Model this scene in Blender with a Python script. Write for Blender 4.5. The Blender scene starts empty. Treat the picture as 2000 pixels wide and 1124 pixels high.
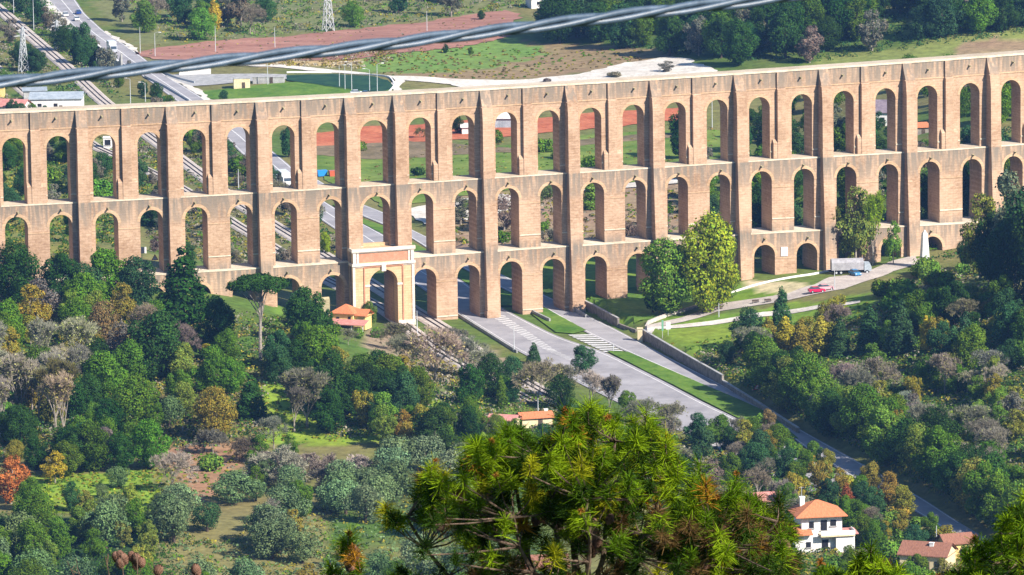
import bpy, bmesh, math, random
import numpy as np
from mathutils import Vector
S = bpy.context.scene
COL = S.collection
rnd = random.Random(7)
nr = np.random.RandomState(11)

# ------------------------------------------------------------------ camera
FP = 12000.0; PITCH = math.radians(9.5); ROLL = .013; CZ = 261.0
FW = np.array([0, math.cos(PITCH), -math.sin(PITCH)])
R0 = np.array([1., 0, 0]); U0 = np.cross(R0, FW)
RT = R0*math.cos(ROLL) - U0*math.sin(ROLL)
UP = U0*math.cos(ROLL) + R0*math.sin(ROLL)
cam = bpy.data.cameras.new('camera'); camo = bpy.data.objects.new('camera', cam); COL.objects.link(camo)
cam.sensor_width = 36; cam.lens = FP/2000*36
cam.clip_start = .5; cam.clip_end = 20000
from mathutils import Matrix
M = Matrix(((RT[0], UP[0], -FW[0], 0), (RT[1], UP[1], -FW[1], 0), (RT[2], UP[2], -FW[2], CZ), (0, 0, 0, 1)))
camo.matrix_world = M
S.camera = camo
cam.dof.use_dof = True; cam.dof.focus_distance = 1400; cam.dof.aperture_fstop = 50
S.render.resolution_x = 1024; S.render.resolution_y = 575

# ------------------------------------------------------------------ light
SUN_EL = math.radians(36); SX, SY = .76, -.65
w = bpy.data.worlds.new('World'); S.world = w; w.use_nodes = True
nt = w.node_tree; bg = nt.nodes['Background']
sky = nt.nodes.new('ShaderNodeTexSky'); sky.sky_type = 'NISHITA'; sky.sun_disc = False
sky.ozone_density = 5; sky.air_density = 1.0; sky.dust_density = .3; sky.sun_elevation = SUN_EL; sky.sun_rotation = math.atan2(SX, SY)
nt.links.new(sky.outputs[0], bg.inputs[0]); bg.inputs[1].default_value = .085
sl = bpy.data.lights.new('sun', 'SUN'); sl.energy = 5.0; sl.angle = math.radians(.5); sl.color = (1, .92, .83)
so = bpy.data.objects.new('sun', sl); COL.objects.link(so)
sd = Vector((SX*math.cos(SUN_EL), SY*math.cos(SUN_EL), math.sin(SUN_EL))).normalized()
so.rotation_euler = sd.to_track_quat('Z', 'Y').to_euler(); so.location = (300, 1200, 600)
S.view_settings.view_transform = 'Standard'; S.view_settings.look = 'None'
S.view_settings.gamma = 1; S.view_settings.use_curve_mapping = False
S.view_settings.exposure = .86
S.cycles.max_bounces = 5; S.cycles.diffuse_bounces = 1; S.cycles.glossy_bounces = 2
S.cycles.transmission_bounces = 3; S.cycles.transparent_max_bounces = 6; S.cycles.volume_bounces = 0
S.cycles.sample_clamp_indirect = 4

# ------------------------------------------------------------------ image <-> world
def ray(px, py): return FW*FP + RT*(px-1000) - UP*(py-562)
def un(px, py, z=0.):
    d = ray(px, py); t = (z-CZ)/d[2]; return d[0]*t, d[1]*t
def at_dist(px, py, Y):
    d = ray(px, py); t = Y/d[1]; return Vector((d[0]*t, Y, CZ+d[2]*t))
def proj(x, y, z):
    x = np.asarray(x, float); y = np.asarray(y, float); z = np.asarray(z, float)-CZ
    d = x*FW[0]+y*FW[1]+z*FW[2]
    return 1000+FP*(x*RT[0]+y*RT[1]+z*RT[2])/d, 562-FP*(x*UP[0]+y*UP[1]+z*UP[2])/d
def ss(t): t = np.clip(t, 0, 1); return t*t*(3-2*t)

# value noise
_g = nr.rand(64, 64)
def vnoise(x, y, s):
    x = np.asarray(x, float)/s; y = np.asarray(y, float)/s
    i = np.floor(x).astype(int); j = np.floor(y).astype(int); fx = ss(x-i); fy = ss(y-j)
    a = _g[i % 64, j % 64]; b = _g[(i+1) % 64, j % 64]; c = _g[i % 64, (j+1) % 64]; d = _g[(i+1) % 64, (j+1) % 64]
    return (a*(1-fx)+b*fx)*(1-fy)+(c*(1-fx)+d*fx)*fy

# ------------------------------------------------------------------ terrain
RR = [un(*p) for p in [(2350, 1290), (1985, 1080), (1892, 1026), (1808, 971), (1698, 908), (1590, 847), (1412, 752), (1258, 668), (1212, 642), (1108, 592), (1000, 545), (836, 462), (705, 396), (627, 352), (545, 310), (405, 192), (262, 92), (147, -8), (60, -80)]]
RRy = np.array([p[1] for p in RR]); RRx = np.array([p[0] for p in RR])
LL = [un(*p) for p in [(1700, 1150), (1400, 900), (1150, 800), (950, 735), (860, 680), (780, 632), (700, 590), (625, 552), (535, 500), (450, 450), (355, 385), (270, 330), (180, 230), (0, 60), (-80, 0)]]
LLy = np.array([p[1] for p in LL]); LLx = np.array([p[0] for p in LL])
TW1 = un(163, 72); TW2 = un(236, 130)
def H(x, y):
    x = np.asarray(x, float); y = np.asarray(y, float)
    rr = np.interp(y, RRy, RRx); ll = np.interp(y, LLy, LLx)
    dr = x-rr-1.2; dl = ll-4-x
    winr = ss((y-1230)/60)*(1-ss((y-1560)/160))
    h = winr*(2.3*ss(dr/2.2) + 3.2*ss(dr/60))
    h = h + 15*ss((dr-26)/60)*ss((y-1180)/90)*(1-ss((y-1440)/95))
    h = h + 3.5*ss((dr-60)/60)*ss((y-1470)/40)*(1-ss((y-1700)/150))
    h = h + 11*ss(dl/58)*ss((y-1330)/110)*(1-ss((y-1560)/110))
    h = h + 36*ss((x-10)/170)*ss((y-1860)/330)
    h = h + 14*ss((x-70)/70)*ss((y-1600)/120)*(1-ss((y-1800)/200))
    # cutting beside the far road
    ex, ey = TW2[0]-TW1[0], TW2[1]-TW1[1]; L = math.hypot(ex, ey); ex /= L; ey /= L
    s = (x-TW1[0])*ex+(y-TW1[1])*ey; t = (x-TW1[0])*ey-(y-TW1[1])*ex   # t>0: towards the road's left side (west)
    t = -t if ((TW1[0]-20-TW1[0])*ey) < 0 else t
    h = h - 6*ss((s+6)/8)*(1-ss((s-L+4)/10))*ss((t+.6)/1.0)*(1-ss((t-5)/8))
    amp = ss(np.maximum(dr, dl)/25)
    h = h + amp*(vnoise(x, y, 37)-.5)*2.0 + amp*(vnoise(x+9, y, 11)-.5)*.5
    near = 250*np.power(np.clip(1-y/1130, 0, 1.2), 1.15)
    h = h*ss((y-1090)/60) + np.where(y < 1130, near, 0) + 9.2*(1-ss((y-2)/8))
    h = np.where(y < 0, 259.3, h)
    h = h + 90*ss((y-2500)/2500) 
    return h
def Hf(x, y): return float(H(x, y))
_T = np.concatenate([np.arange(1130, 1900, .8), np.arange(1900, 3600, 1.6)])
def hit(px, py):
    d = ray(px, py)/ray(px, py)[1]
    X = d[0]*_T; Z = CZ+d[2]*_T; h = H(X, _T)
    i = np.argmax(Z < h)
    if i == 0: i = len(_T)-1
    return Vector((float(X[i]), float(_T[i]), float(h[i])))

# ------------------------------------------------------------------ tagging
def tag(o, label=None, cat=None, group=None, kind=None):
    if label: o['label'] = label
    if cat: o['category'] = cat
    if group: o['group'] = group
    if kind: o['kind'] = kind
    return o
def empty(name, loc=(0, 0, 0), rz=0):
    o = bpy.data.objects.new(name, None); COL.objects.link(o); o.location = loc; o.rotation_euler = (0, 0, rz)
    o.empty_display_size = .5; return o
def copy_tree(o, parent=None):
    c = o.copy(); COL.objects.link(c); c.parent = parent
    for ch in o.children: copy_tree(ch, c)
    return c

# ------------------------------------------------------------------ materials
def newmat(name):
    m = bpy.data.materials.new(name); m.use_nodes = True
    t = m.node_tree; b = t.nodes['Principled BSDF']; b.inputs['Roughness'].default_value = .9
    b.inputs['Specular IOR Level'].default_value = .15
    return m, t, b
def N(t, kind, **k):
    n = t.nodes.new(kind)
    for a, v in k.items(): setattr(n, a, v)
    return n
def noisy(name, c1, c2, scale=1.0, detail=6, rough=.9, spec=.15, bump=0, coord='Object', sx=1, sy=1, sz=1, metal=0, mottle=True):
    m, t, b = newmat(name)
    tc = N(t, 'ShaderNodeTexCoord'); mp = N(t, 'ShaderNodeMapping'); mp.inputs['Scale'].default_value = (sx, sy, sz)
    t.links.new(tc.outputs[coord], mp.inputs[0])
    n = N(t, 'ShaderNodeTexNoise'); n.inputs['Scale'].default_value = scale; n.inputs['Detail'].default_value = detail
    n.inputs['Roughness'].default_value = .65
    t.links.new(mp.outputs[0], n.inputs['Vector'])
    r = N(t, 'ShaderNodeValToRGB'); r.color_ramp.elements[0].position = .35; r.color_ramp.elements[1].position = .65
    r.color_ramp.elements[0].color = (*c1, 1); r.color_ramp.elements[1].color = (*c2, 1)
    n4 = N(t, 'ShaderNodeTexNoise'); n4.inputs['Scale'].default_value = scale*7; n4.inputs['Detail'].default_value = 5; n4.inputs['Roughness'].default_value = .7; t.links.new(mp.outputs[0], n4.inputs['Vector'])
    q4 = N(t, 'ShaderNodeMapRange'); q4.inputs[1].default_value = .3; q4.inputs[2].default_value = .7; q4.inputs[3].default_value = .72 if mottle else .95; q4.inputs[4].default_value = 1.25 if mottle else 1.05; t.links.new(n4.outputs[0], q4.inputs[0])
    v4 = N(t, 'ShaderNodeMix', data_type='RGBA', blend_type='MULTIPLY'); v4.inputs[0].default_value = 1; t.links.new(r.outputs[0], v4.inputs[6]); t.links.new(q4.outputs[0], v4.inputs[7])
    t.links.new(n.outputs[0], r.inputs[0]); t.links.new(v4.outputs[2], b.inputs['Base Color'])
    b.inputs['Roughness'].default_value = rough; b.inputs['Specular IOR Level'].default_value = spec; b.inputs['Metallic'].default_value = metal
    if bump:
        bp = N(t, 'ShaderNodeBump'); bp.inputs['Strength'].default_value = bump; t.links.new(n.outputs[0], bp.inputs['Height']); t.links.new(bp.outputs[0], b.inputs['Normal'])
    return m
def leafmat():
    m, t, b = newmat('leaves')
    oi = N(t, 'ShaderNodeObjectInfo'); at = N(t, 'ShaderNodeAttribute'); at.attribute_name = 'tone'
    mul = N(t, 'ShaderNodeMix', data_type='RGBA', blend_type='MULTIPLY'); mul.inputs[0].default_value = 1
    t.links.new(oi.outputs['Color'], mul.inputs[6]); t.links.new(at.outputs['Color'], mul.inputs[7])
    df = N(t, 'ShaderNodeBsdfDiffuse'); tr = N(t, 'ShaderNodeBsdfTranslucent'); mx = N(t, 'ShaderNodeMixShader'); mx.inputs[0].default_value = .22
    for s in (df, tr): t.links.new(mul.outputs[2], s.inputs[0])
    t.links.new(df.outputs[0], mx.inputs[1]); t.links.new(tr.outputs[0], mx.inputs[2])
    t.links.new(mx.outputs[0], t.nodes['Material Output'].inputs[0]); t.nodes.remove(b)
    return m
LEAF = leafmat()
BARK = noisy('bark', (.05, .035, .025), (.13, .10, .075), 3)
PALEBARK = noisy('pale_bark', (.2, .17, .13), (.42, .37, .31), 2)
WHITE = noisy('white_plaster', (.72, .70, .66), (.86, .84, .80), .6)
CREAM = noisy('cream_plaster', (.62, .50, .30), (.78, .66, .42), .6)
YELLOWP = noisy('yellow_plaster', (.7, .5, .18), (.82, .62, .25), .6)
BRICKP = noisy('brick_panel', (.50, .22, .13), (.62, .30, .19), 1.2)
ORANGE = noisy('orange_tiles', (.50, .16, .07), (.68, .26, .12), 1.5, sx=4)
BROWNT = noisy('brown_tiles', (.20, .09, .06), (.36, .17, .11), 1.5, sx=4)
PINKT = noisy('pink_tiles', (.50, .20, .17), (.62, .30, .25), 1.0)
GREYR = noisy('grey_roof', (.28, .33, .37), (.42, .47, .5), .4)
MAUVE = noisy('mauve_roof', (.16, .13, .16), (.27, .22, .25), 1)
CONC = noisy('concrete', (.30, .30, .29), (.48, .47, .45), .5)
STEEL = noisy('galvanised_steel', (.45, .47, .48), (.6, .62, .63), 2, rough=.5, spec=.5)
DARK = noisy('dark_opening', (.01, .012, .016), (.03, .03, .035), 3)
GLASS = noisy('window_glass', (.03, .05, .07), (.06, .08, .1), 2, rough=.15, spec=.7)
TYRE = noisy('tyre_rubber', (.01, .01, .01), (.03, .03, .03), 5)
def paint(name, c): return noisy(name, tuple(v*.9 for v in c), c, 2, rough=.3, spec=.5)
MARK = noisy('road_paint', (.62, .61, .58), (.82, .81, .78), .8)
ASPH = noisy('asphalt', (.27, .26, .27), (.40, .385, .39), .12, detail=9, mottle=False)
GRAV = noisy('gravel', (.55, .50, .42), (.78, .73, .64), .15, detail=8)
PATHM = noisy('pale_paving', (.44, .38, .34), (.6, .54, .47), .2, detail=8)
REDEARTH = noisy('red_earth', (.40, .10, .045), (.55, .20, .10), .08, detail=9)
PLOUGH = noisy('ploughed_earth', (.27, .125, .09), (.42, .22, .16), .05, detail=10, sy=3)
MEADOW = noisy('meadow_grass', (.085, .16, .02), (.20, .26, .05), .06, detail=10)
LAWN = noisy('lawn_grass', (.06, .15, .015), (.15, .24, .035), .12, detail=10)
SCRUB = noisy('scrub', (.12, .10, .05), (.27, .20, .12), .1, detail=10)
BALLAST = noisy('ballast', (.42, .36, .31), (.62, .55, .48), .8, detail=8)
RAILM = noisy('rail_steel', (.03, .022, .02), (.07, .05, .045), 2, rough=.5)

def groundmat():
    m, t, b = newmat('ground_earth')
    at = N(t, 'ShaderNodeAttribute'); at.attribute_name = 'gcol'
    tc = N(t, 'ShaderNodeTexCoord')
    n1 = N(t, 'ShaderNodeTexNoise'); n1.inputs['Scale'].default_value = .35; n1.inputs['Detail'].default_value = 9; n1.inputs['Roughness'].default_value = .75
    n2 = N(t, 'ShaderNodeTexNoise'); n2.inputs['Scale'].default_value = .03; n2.inputs['Detail'].default_value = 6
    for n in (n1, n2): t.links.new(tc.outputs['Object'], n.inputs['Vector'])
    r1 = N(t, 'ShaderNodeMapRange'); r1.inputs[1].default_value = .3; r1.inputs[2].default_value = .7; r1.inputs[3].default_value = .5; r1.inputs[4].default_value = 1.45
    t.links.new(n1.outputs[0], r1.inputs[0])
    hs = N(t, 'ShaderNodeHueSaturation'); 
    r2 = N(t, 'ShaderNodeMapRange'); r2.inputs[1].default_value = .3; r2.inputs[2].default_value = .7; r2.inputs[3].default_value = .475; r2.inputs[4].default_value = .515
    t.links.new(n2.outputs[0], r2.inputs[0]); t.links.new(r2.outputs[0], hs.inputs['Hue']); t.links.new(r1.outputs[0], hs.inputs['Value'])
    t.links.new(at.outputs['Color'], hs.inputs['Color']); t.links.new(hs.outputs[0], b.inputs['Base Color'])
    return m
GROUND = groundmat()

def stonemat(name, lo, hi, grey, weather):
    m, t, b = newmat(name)
    at = N(t, 'ShaderNodeAttribute'); at.attribute_name = 'bp'
    sp = N(t, 'ShaderNodeSeparateXYZ'); t.links.new(at.outputs['Vector'], sp.inputs[0])
    mp = N(t, 'ShaderNodeMapping'); mp.inputs['Scale'].default_value = (1, 1, 2.2); t.links.new(at.outputs['Vector'], mp.inputs[0])
    n1 = N(t, 'ShaderNodeTexNoise'); n1.inputs['Scale'].default_value = .9; n1.inputs['Detail'].default_value = 9; n1.inputs['Roughness'].default_value = .7
    n2 = N(t, 'ShaderNodeTexNoise'); n2.inputs['Scale'].default_value = .13; n2.inputs['Detail'].default_value = 5
    t.links.new(mp.outputs[0], n1.inputs['Vector']); t.links.new(at.outputs['Vector'], n2.inputs['Vector'])
    ad = N(t, 'ShaderNodeMath', operation='ADD'); ml = N(t, 'ShaderNodeMath', operation='MULTIPLY'); ml.inputs[1].default_value = .8
    t.links.new(n2.outputs[0], ml.inputs[0]); t.links.new(n1.outputs[0], ad.inputs[0]); t.links.new(ml.outputs[0], ad.inputs[1])
    r = N(t, 'ShaderNodeValToRGB'); e = r.color_ramp.elements; e[0].position = .66; e[1].position = 1.02
    e[0].color = (*lo, 1); e[1].color = (*hi, 1); t.links.new(ad.outputs[0], r.inputs[0])
    # courses
    cmb = N(t, 'ShaderNodeCombineXYZ'); t.links.new(sp.outputs[0], cmb.inputs[0]); t.links.new(sp.outputs[2], cmb.inputs[1])
    br = N(t, 'ShaderNodeTexBrick'); br.inputs['Scale'].default_value = 1; br.inputs['Brick Width'].default_value = 1.5; br.inputs['Row Height'].default_value = .62
    br.inputs['Mortar Size'].default_value = .07; br.inputs['Mortar Smooth'].default_value = .6
    br.inputs['Color1'].default_value = (1, 1, 1, 1); br.inputs['Color2'].default_value = (.86, .84, .82, 1); br.inputs['Mortar'].default_value = (.70, .66, .62, 1)
    t.links.new(cmb.outputs[0], br.inputs['Vector'])
    mx = N(t, 'ShaderNodeMix', data_type='RGBA', blend_type='MULTIPLY'); mx.inputs[0].default_value = .7
    t.links.new(r.outputs[0], mx.inputs[6]); t.links.new(br.outputs[0], mx.inputs[7])
    out = mx.outputs[2]
    if weather:
        # weathered bands: parapet (0-4.4), below each ledge; streaks run down
        st = N(t, 'ShaderNodeMapping'); st.inputs['Scale'].default_value = (1.6, 1.6, .18); t.links.new(at.outputs['Vector'], st.inputs[0])
        n3 = N(t, 'ShaderNodeTexNoise'); n3.inputs['Scale'].default_value = .8; n3.inputs['Detail'].default_value = 6; t.links.new(st.outputs[0], n3.inputs['Vector'])
        cr = N(t, 'ShaderNodeValToRGB'); cr.color_ramp.interpolation = 'LINEAR'
        dd = N(t, 'ShaderNodeMath', operation='DIVIDE'); dd.inputs[1].default_value = 60; t.links.new(sp.outputs[2], dd.inputs[0])
        t.links.new(dd.outputs[0], cr.inputs[0])
        stops = [(0, 1.0), (3.2, .8), (4.4, .65), (4.7, .1), (20, .06), (22.3, .2), (22.4, 1), (24.0, .9), (27.5, .6), (29, .06), (38, .08), (40.6, 1), (43, .8), (46, .4), (48, .03), (60, .15)]
        els = cr.color_ramp.elements
        els[0].position = 0; els[0].color = (stops[0][1],)*3+(1,); els[1].position = 1; els[1].color = (stops[-1][1],)*3+(1,)
        for d, v in stops[1:-1]:
            q = els.new(d/60); q.color = (v, v, v, 1)
        m2 = N(t, 'ShaderNodeMapRange'); m2.inputs[1].default_value = .30; m2.inputs[2].default_value = .56; t.links.new(n3.outputs[0], m2.inputs[0])
        m3 = N(t, 'ShaderNodeMath', operation='MULTIPLY'); t.links.new(m2.outputs[0], m3.inputs[0]); t.links.new(cr.outputs[0], m3.inputs[1])
        mg = N(t, 'ShaderNodeMix', data_type='RGBA'); t.links.new(m3.outputs[0], mg.inputs[0]); t.links.new(out, mg.inputs[6]); mg.inputs[7].default_value = (*grey, 1)
        out = mg.outputs[2]
    t.links.new(out, b.inputs['Base Color'])
    bp = N(t, 'ShaderNodeBump'); bp.inputs['Strength'].default_value = .35; bp.inputs['Distance'].default_value = .25
    t.links.new(n1.outputs[0], bp.inputs['Height']); t.links.new(bp.outputs[0], b.inputs['Normal'])
    return m
TUFF = stonemat('tuff_masonry', (.36, .22, .13), (.60, .41, .275), (.22, .185, .145), True)
RING = stonemat('voussoir_brick', (.44, .28, .16), (.62, .43, .27), (.34, .27, .21), False)
COPE = stonemat('coping_stone', (.55, .45, .32), (.74, .65, .5), (.5, .45, .4), False)
STUC = stonemat('portal_stucco', (.60, .38, .20), (.74, .51, .30), (.5, .4, .3), False)
TRAV = stonemat('pale_travertine', (.70, .58, .47), (.86, .76, .66), (.6, .5, .45), False)
RUBBLE = stonemat('rubble_masonry', (.26, .22, .12), (.46, .40, .24), (.3, .3, .2), False)

# ------------------------------------------------------------------ mesh building
class MB:
    def __init__(s): s.v = []; s.f = []; s.m = []; s.bp = []
    def quad(s, pts, m=0, bp=None):
        k = len(s.v); s.v += [tuple(p) for p in pts]; s.f.append(tuple(range(k, k+len(pts)))); s.m.append(m)
        s.bp += bp if bp else [tuple(p) for p in pts]
    def box(s, c, sz, rz=0, m=0, taper=1.0):
        cx, cy, cz = c; hx, hy, hz = sz[0]/2, sz[1]/2, sz[2]/2; ca, sa = math.cos(rz), math.sin(rz)
        P = []
        for z, k in ((-hz, 1), (hz, taper)):
            for x, y in ((-hx, -hy), (hx, -hy), (hx, hy), (-hx, hy)):
                x *= k; y *= k
                P.append((cx+x*ca-y*sa, cy+x*sa+y*ca, cz+z))
        for q in ((0, 3, 2, 1), (4, 5, 6, 7), (0, 1, 5, 4), (1, 2, 6, 5), (2, 3, 7, 6), (3, 0, 4, 7)):
            s.quad([P[i] for i in q], m)
    def tube(s, pts, rad, n=6, m=0, cap=True):
        pts = [Vector(p) for p in pts]
        if not hasattr(rad, '__len__'): rad = [rad]*len(pts)
        rings = []; ref = Vector((0.31, .52, .8)).normalized()
        for i, p in enumerate(pts):
            d = (pts[min(i+1, len(pts)-1)]-pts[max(i-1, 0)]).normalized()
            if abs(d.dot(ref)) > .95: ref = Vector((1, 0, 0))
            a = d.cross(ref).normalized(); b = d.cross(a)
            rings.append([p+(a*math.cos(2*math.pi*j/n)+b*math.sin(2*math.pi*j/n))*rad[i] for j in range(n)])
        k = len(s.v)
        for r in rings: s.v += [tuple(q) for q in r]; s.bp += [tuple(q) for q in r]
        for i in range(len(pts)-1):
            for j in range(n):
                s.f.append((k+i*n+j, k+i*n+(j+1) % n, k+(i+1)*n+(j+1) % n, k+(i+1)*n+j)); s.m.append(m)
        if cap:
            s.f.append(tuple(k+(len(pts)-1)*n+j for j in range(n))); s.m.append(m)
            s.f.append(tuple(k+j for j in reversed(range(n)))); s.m.append(m)
    def build(s, name, mats, parent=None, smooth=False):
        me = bpy.data.meshes.new(name); me.from_pydata(s.v, [], s.f); 
        if not isinstance(mats, (list, tuple)): mats = [mats]
        for x in mats: me.materials.append(x)
        me.polygons.foreach_set('material_index', s.m)
        if smooth: me.polygons.foreach_set('use_smooth', [True]*len(s.f))
        a = me.attributes.new('bp', 'FLOAT_VECTOR', 'POINT'); a.data.foreach_set('vector', np.array(s.bp, 'f').ravel())
        me.update()
        o = bpy.data.objects.new(name, me); COL.objects.link(o)
        if parent: o.parent = parent
        return o
def quadcloud(name, C, Nn, size, tone, mat, aspect=1.0, extra=None):
    """many leaf-sized faces: centres C, normals Nn, sizes, tones (n,3)"""
    n = len(C); Nn = Nn/np.linalg.norm(Nn, axis=1, keepdims=True)
    r = nr.randn(n, 3); T = np.cross(Nn, r); T /= np.linalg.norm(T, axis=1, keepdims=True); B = np.cross(Nn, T)
    s = (size/2)[:, None]
    V = np.stack([C-T*s-B*s*aspect*.5, C+T*s*.5-B*s*aspect, C+T*s+B*s*aspect*.4, C-T*s*.4+B*s*aspect], 1).reshape(-1, 3)
    me = bpy.data.meshes.new(name)
    me.vertices.add(4*n); me.vertices.foreach_set('co', V.astype('f').ravel())
    me.loops.add(4*n); me.loops.foreach_set('vertex_index', np.arange(4*n, dtype='i'))
    me.polygons.add(n); me.polygons.foreach_set('loop_start', np.arange(0, 4*n, 4, dtype='i')); me.polygons.foreach_set('loop_total', np.full(n, 4, 'i'))
    a = me.attributes.new('tone', 'FLOAT_COLOR', 'POINT')
    col = np.ones((4*n, 4), 'f'); col[:, :3] = np.repeat(tone, 4, axis=0); a.data.foreach_set('color', col.ravel())
    me.materials.append(mat); me.update(calc_edges=True)
    return me

# ------------------------------------------------------------------ ground
def pip(X, Y, poly):
    inside = np.zeros(X.shape, bool); n = len(poly)
    for i in range(n):
        x1, y1 = poly[i]; x2, y2 = poly[(i+1) % n]
        if y1 == y2: continue
        c = ((y1 > Y) != (y2 > Y)) & (X < (x2-x1)*(Y-y1)/(y2-y1)+x1)
        inside ^= c
    return inside
def axis(segs):
    out = [segs[0][0]]
    for a, b, st in segs:
        n = max(1, round((b-a)/st)); out += list(np.linspace(a, b, n+1)[1:])
    return np.array(out)
gx = axis([(-2500, -700, 150), (-700, -260, 20), (-260, 260, 2.5), (260, 700, 20), (700, 2500, 150)])
gy = axis([(-400, -20, 60), (-20, 60, 3), (60, 1150, 25), (1150, 1760, 2.6), (1760, 2300, 6), (2300, 3200, 40), (3200, 6500, 150)])
GX, GY = np.meshgrid(gx, gy); GZ = H(GX, GY)
PX, PY = proj(GX, GY, GZ)
wob = 14
PXn = PX+(vnoise(GX, GY, 9)-.5)*wob*1.6; PYn = PY+(vnoise(GX+50, GY, 9)-.5)*wob
gc = np.zeros(GX.shape+(3,)); 
mixn = ss((vnoise(GX, GY, 55)*.6+vnoise(GX, GY, 14)*.4-.3)/.4)[..., None]
gc[:] = np.array([.085, .15, .025])*(1-mixn)+np.array([.19, .18, .06])*mixn
G_ = (.13, .22, .03); LG = (.20, .30, .03); BR = (.32, .19, .10); DG = (.03, .07, .02); TAN = (.42, .30, .16)
ZONES = [
 ([(500, 740), (560, 725), (800, 770), (960, 800), (960, 850), (700, 870), (500, 870)], LG),
 ([(900, 770), (960, 775), (960, 800), (890, 795)], LG),
 ([(40, 930), (300, 915), (330, 990), (280, 1000), (40, 1000)], LG),
 ([(215, 800), (300, 800), (330, 900), (260, 880)], (.16, .28, .03)),
 ([(250, 790), (340, 880), (470, 880), (470, 940), (430, 940), (400, 1060), (350, 1050), (370, 950), (300, 880)], BR),
 ([(330, 870), (470, 860), (480, 920), (400, 930)], BR),
 ([(300, 990), (640, 960), (640, 1130), (300, 1130)], (.22, .20, .07)),
 ([(-80, 1010), (300, 1010), (300, 1160), (-80, 1160)], DG),
 ([(0, 640), (60, 640), (60, 720), (0, 700)], G_),
 ([(720, 640), (1000, 700), (940, 760), (720, 700)], (.30, .24, .15)),
 ([(540, 600), (640, 600), (640, 630), (540, 640)], G_),
 ([(1110, 560), (1460, 520), (1640, 520), (1640, 560), (1330, 620), (1200, 640)], (.14, .24, .02)),
 ([(1255, 640), (1700, 570), (1700, 620), (1500, 640), (1340, 700), (1260, 665)], (.17, .27, .03)),
 ([(1410, 535), (1610, 515), (1640, 545), (1600, 560), (1450, 560)], (.12, .17, .03)),
 ([(1440, 548), (1520, 545), (1600, 563), (1530, 578), (1440, 566)], (.55, .47, .28)),
 ([(-60, 300), (150, 330), (150, 400), (-60, 400)], (.20, .23, .05)),
 ([(-60, 400), (170, 400), (170, 500), (-60, 500)], (.22, .22, .05)),
 ([(150, 270), (230, 270), (235, 400), (150, 400)], (.18, .22, .07)),
 ([(850, 380), (1330, 360), (1330, 480), (860, 490)], (.33, .24, .14)),
 ([(870, 500), (1330, 500), (1330, 560), (1050, 560)], (.16, .26, .03)),
 ([(170, 0), (1100, -40), (1000, 20), (620, 60), (270, 90)], (.17, .19, .07)),
 ([(520, 100), (760, 92), (800, 110), (700, 132), (500, 130)], (.45, .33, .15)),
 ([(960, 75), (1260, 95), (1330, 120), (1000, 158), (740, 150)], (.27, .20, .10)),
 ([(700, 100), (1000, 70), (1080, 110), (880, 140), (700, 140)], (.15, .25, .05)),
 ([(1560, 128), (1800, 80), (1880, 60), (2060, 60), (2060, 112), (1560, 140)], (.20, .24, .06)),
 ([(1880, 78), (2060, 75), (2060, 112), (1860, 112)], (.30, .22, .12)),
]
for poly, c in ZONES:
    k = pip(PXn, PYn, poly) & (GY > 1140) & (GY < 2600)
    gc[k] = np.array(c)
ny, nx = GX.shape
me = bpy.data.meshes.new('ground')
V = np.stack([GX, GY, GZ], -1).reshape(-1, 3)
I = np.arange(ny*nx).reshape(ny, nx)
Fq = np.stack([I[:-1, :-1], I[:-1, 1:], I[1:, 1:], I[1:, :-1]], -1).reshape(-1, 4)
me.vertices.add(len(V)); me.vertices.foreach_set('co', V.astype('f').ravel())
me.loops.add(Fq.size); me.loops.foreach_set('vertex_index', Fq.astype('i').ravel())
me.polygons.add(len(Fq)); me.polygons.foreach_set('loop_start', np.arange(0, Fq.size, 4, dtype='i')); me.polygons.foreach_set('loop_total', np.full(len(Fq), 4, 'i'))
me.polygons.foreach_set('use_smooth', np.ones(len(Fq), bool))
a = me.attributes.new('gcol', 'FLOAT_COLOR', 'POINT'); c4 = np.ones((len(V), 4), 'f'); c4[:, :3] = gc.reshape(-1, 3); a.data.foreach_set('color', c4.ravel())
me.materials.append(GROUND); me.update(calc_edges=True)
ground = bpy.data.objects.new('ground', me); COL.objects.link(ground); tag(ground, kind='structure')

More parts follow.
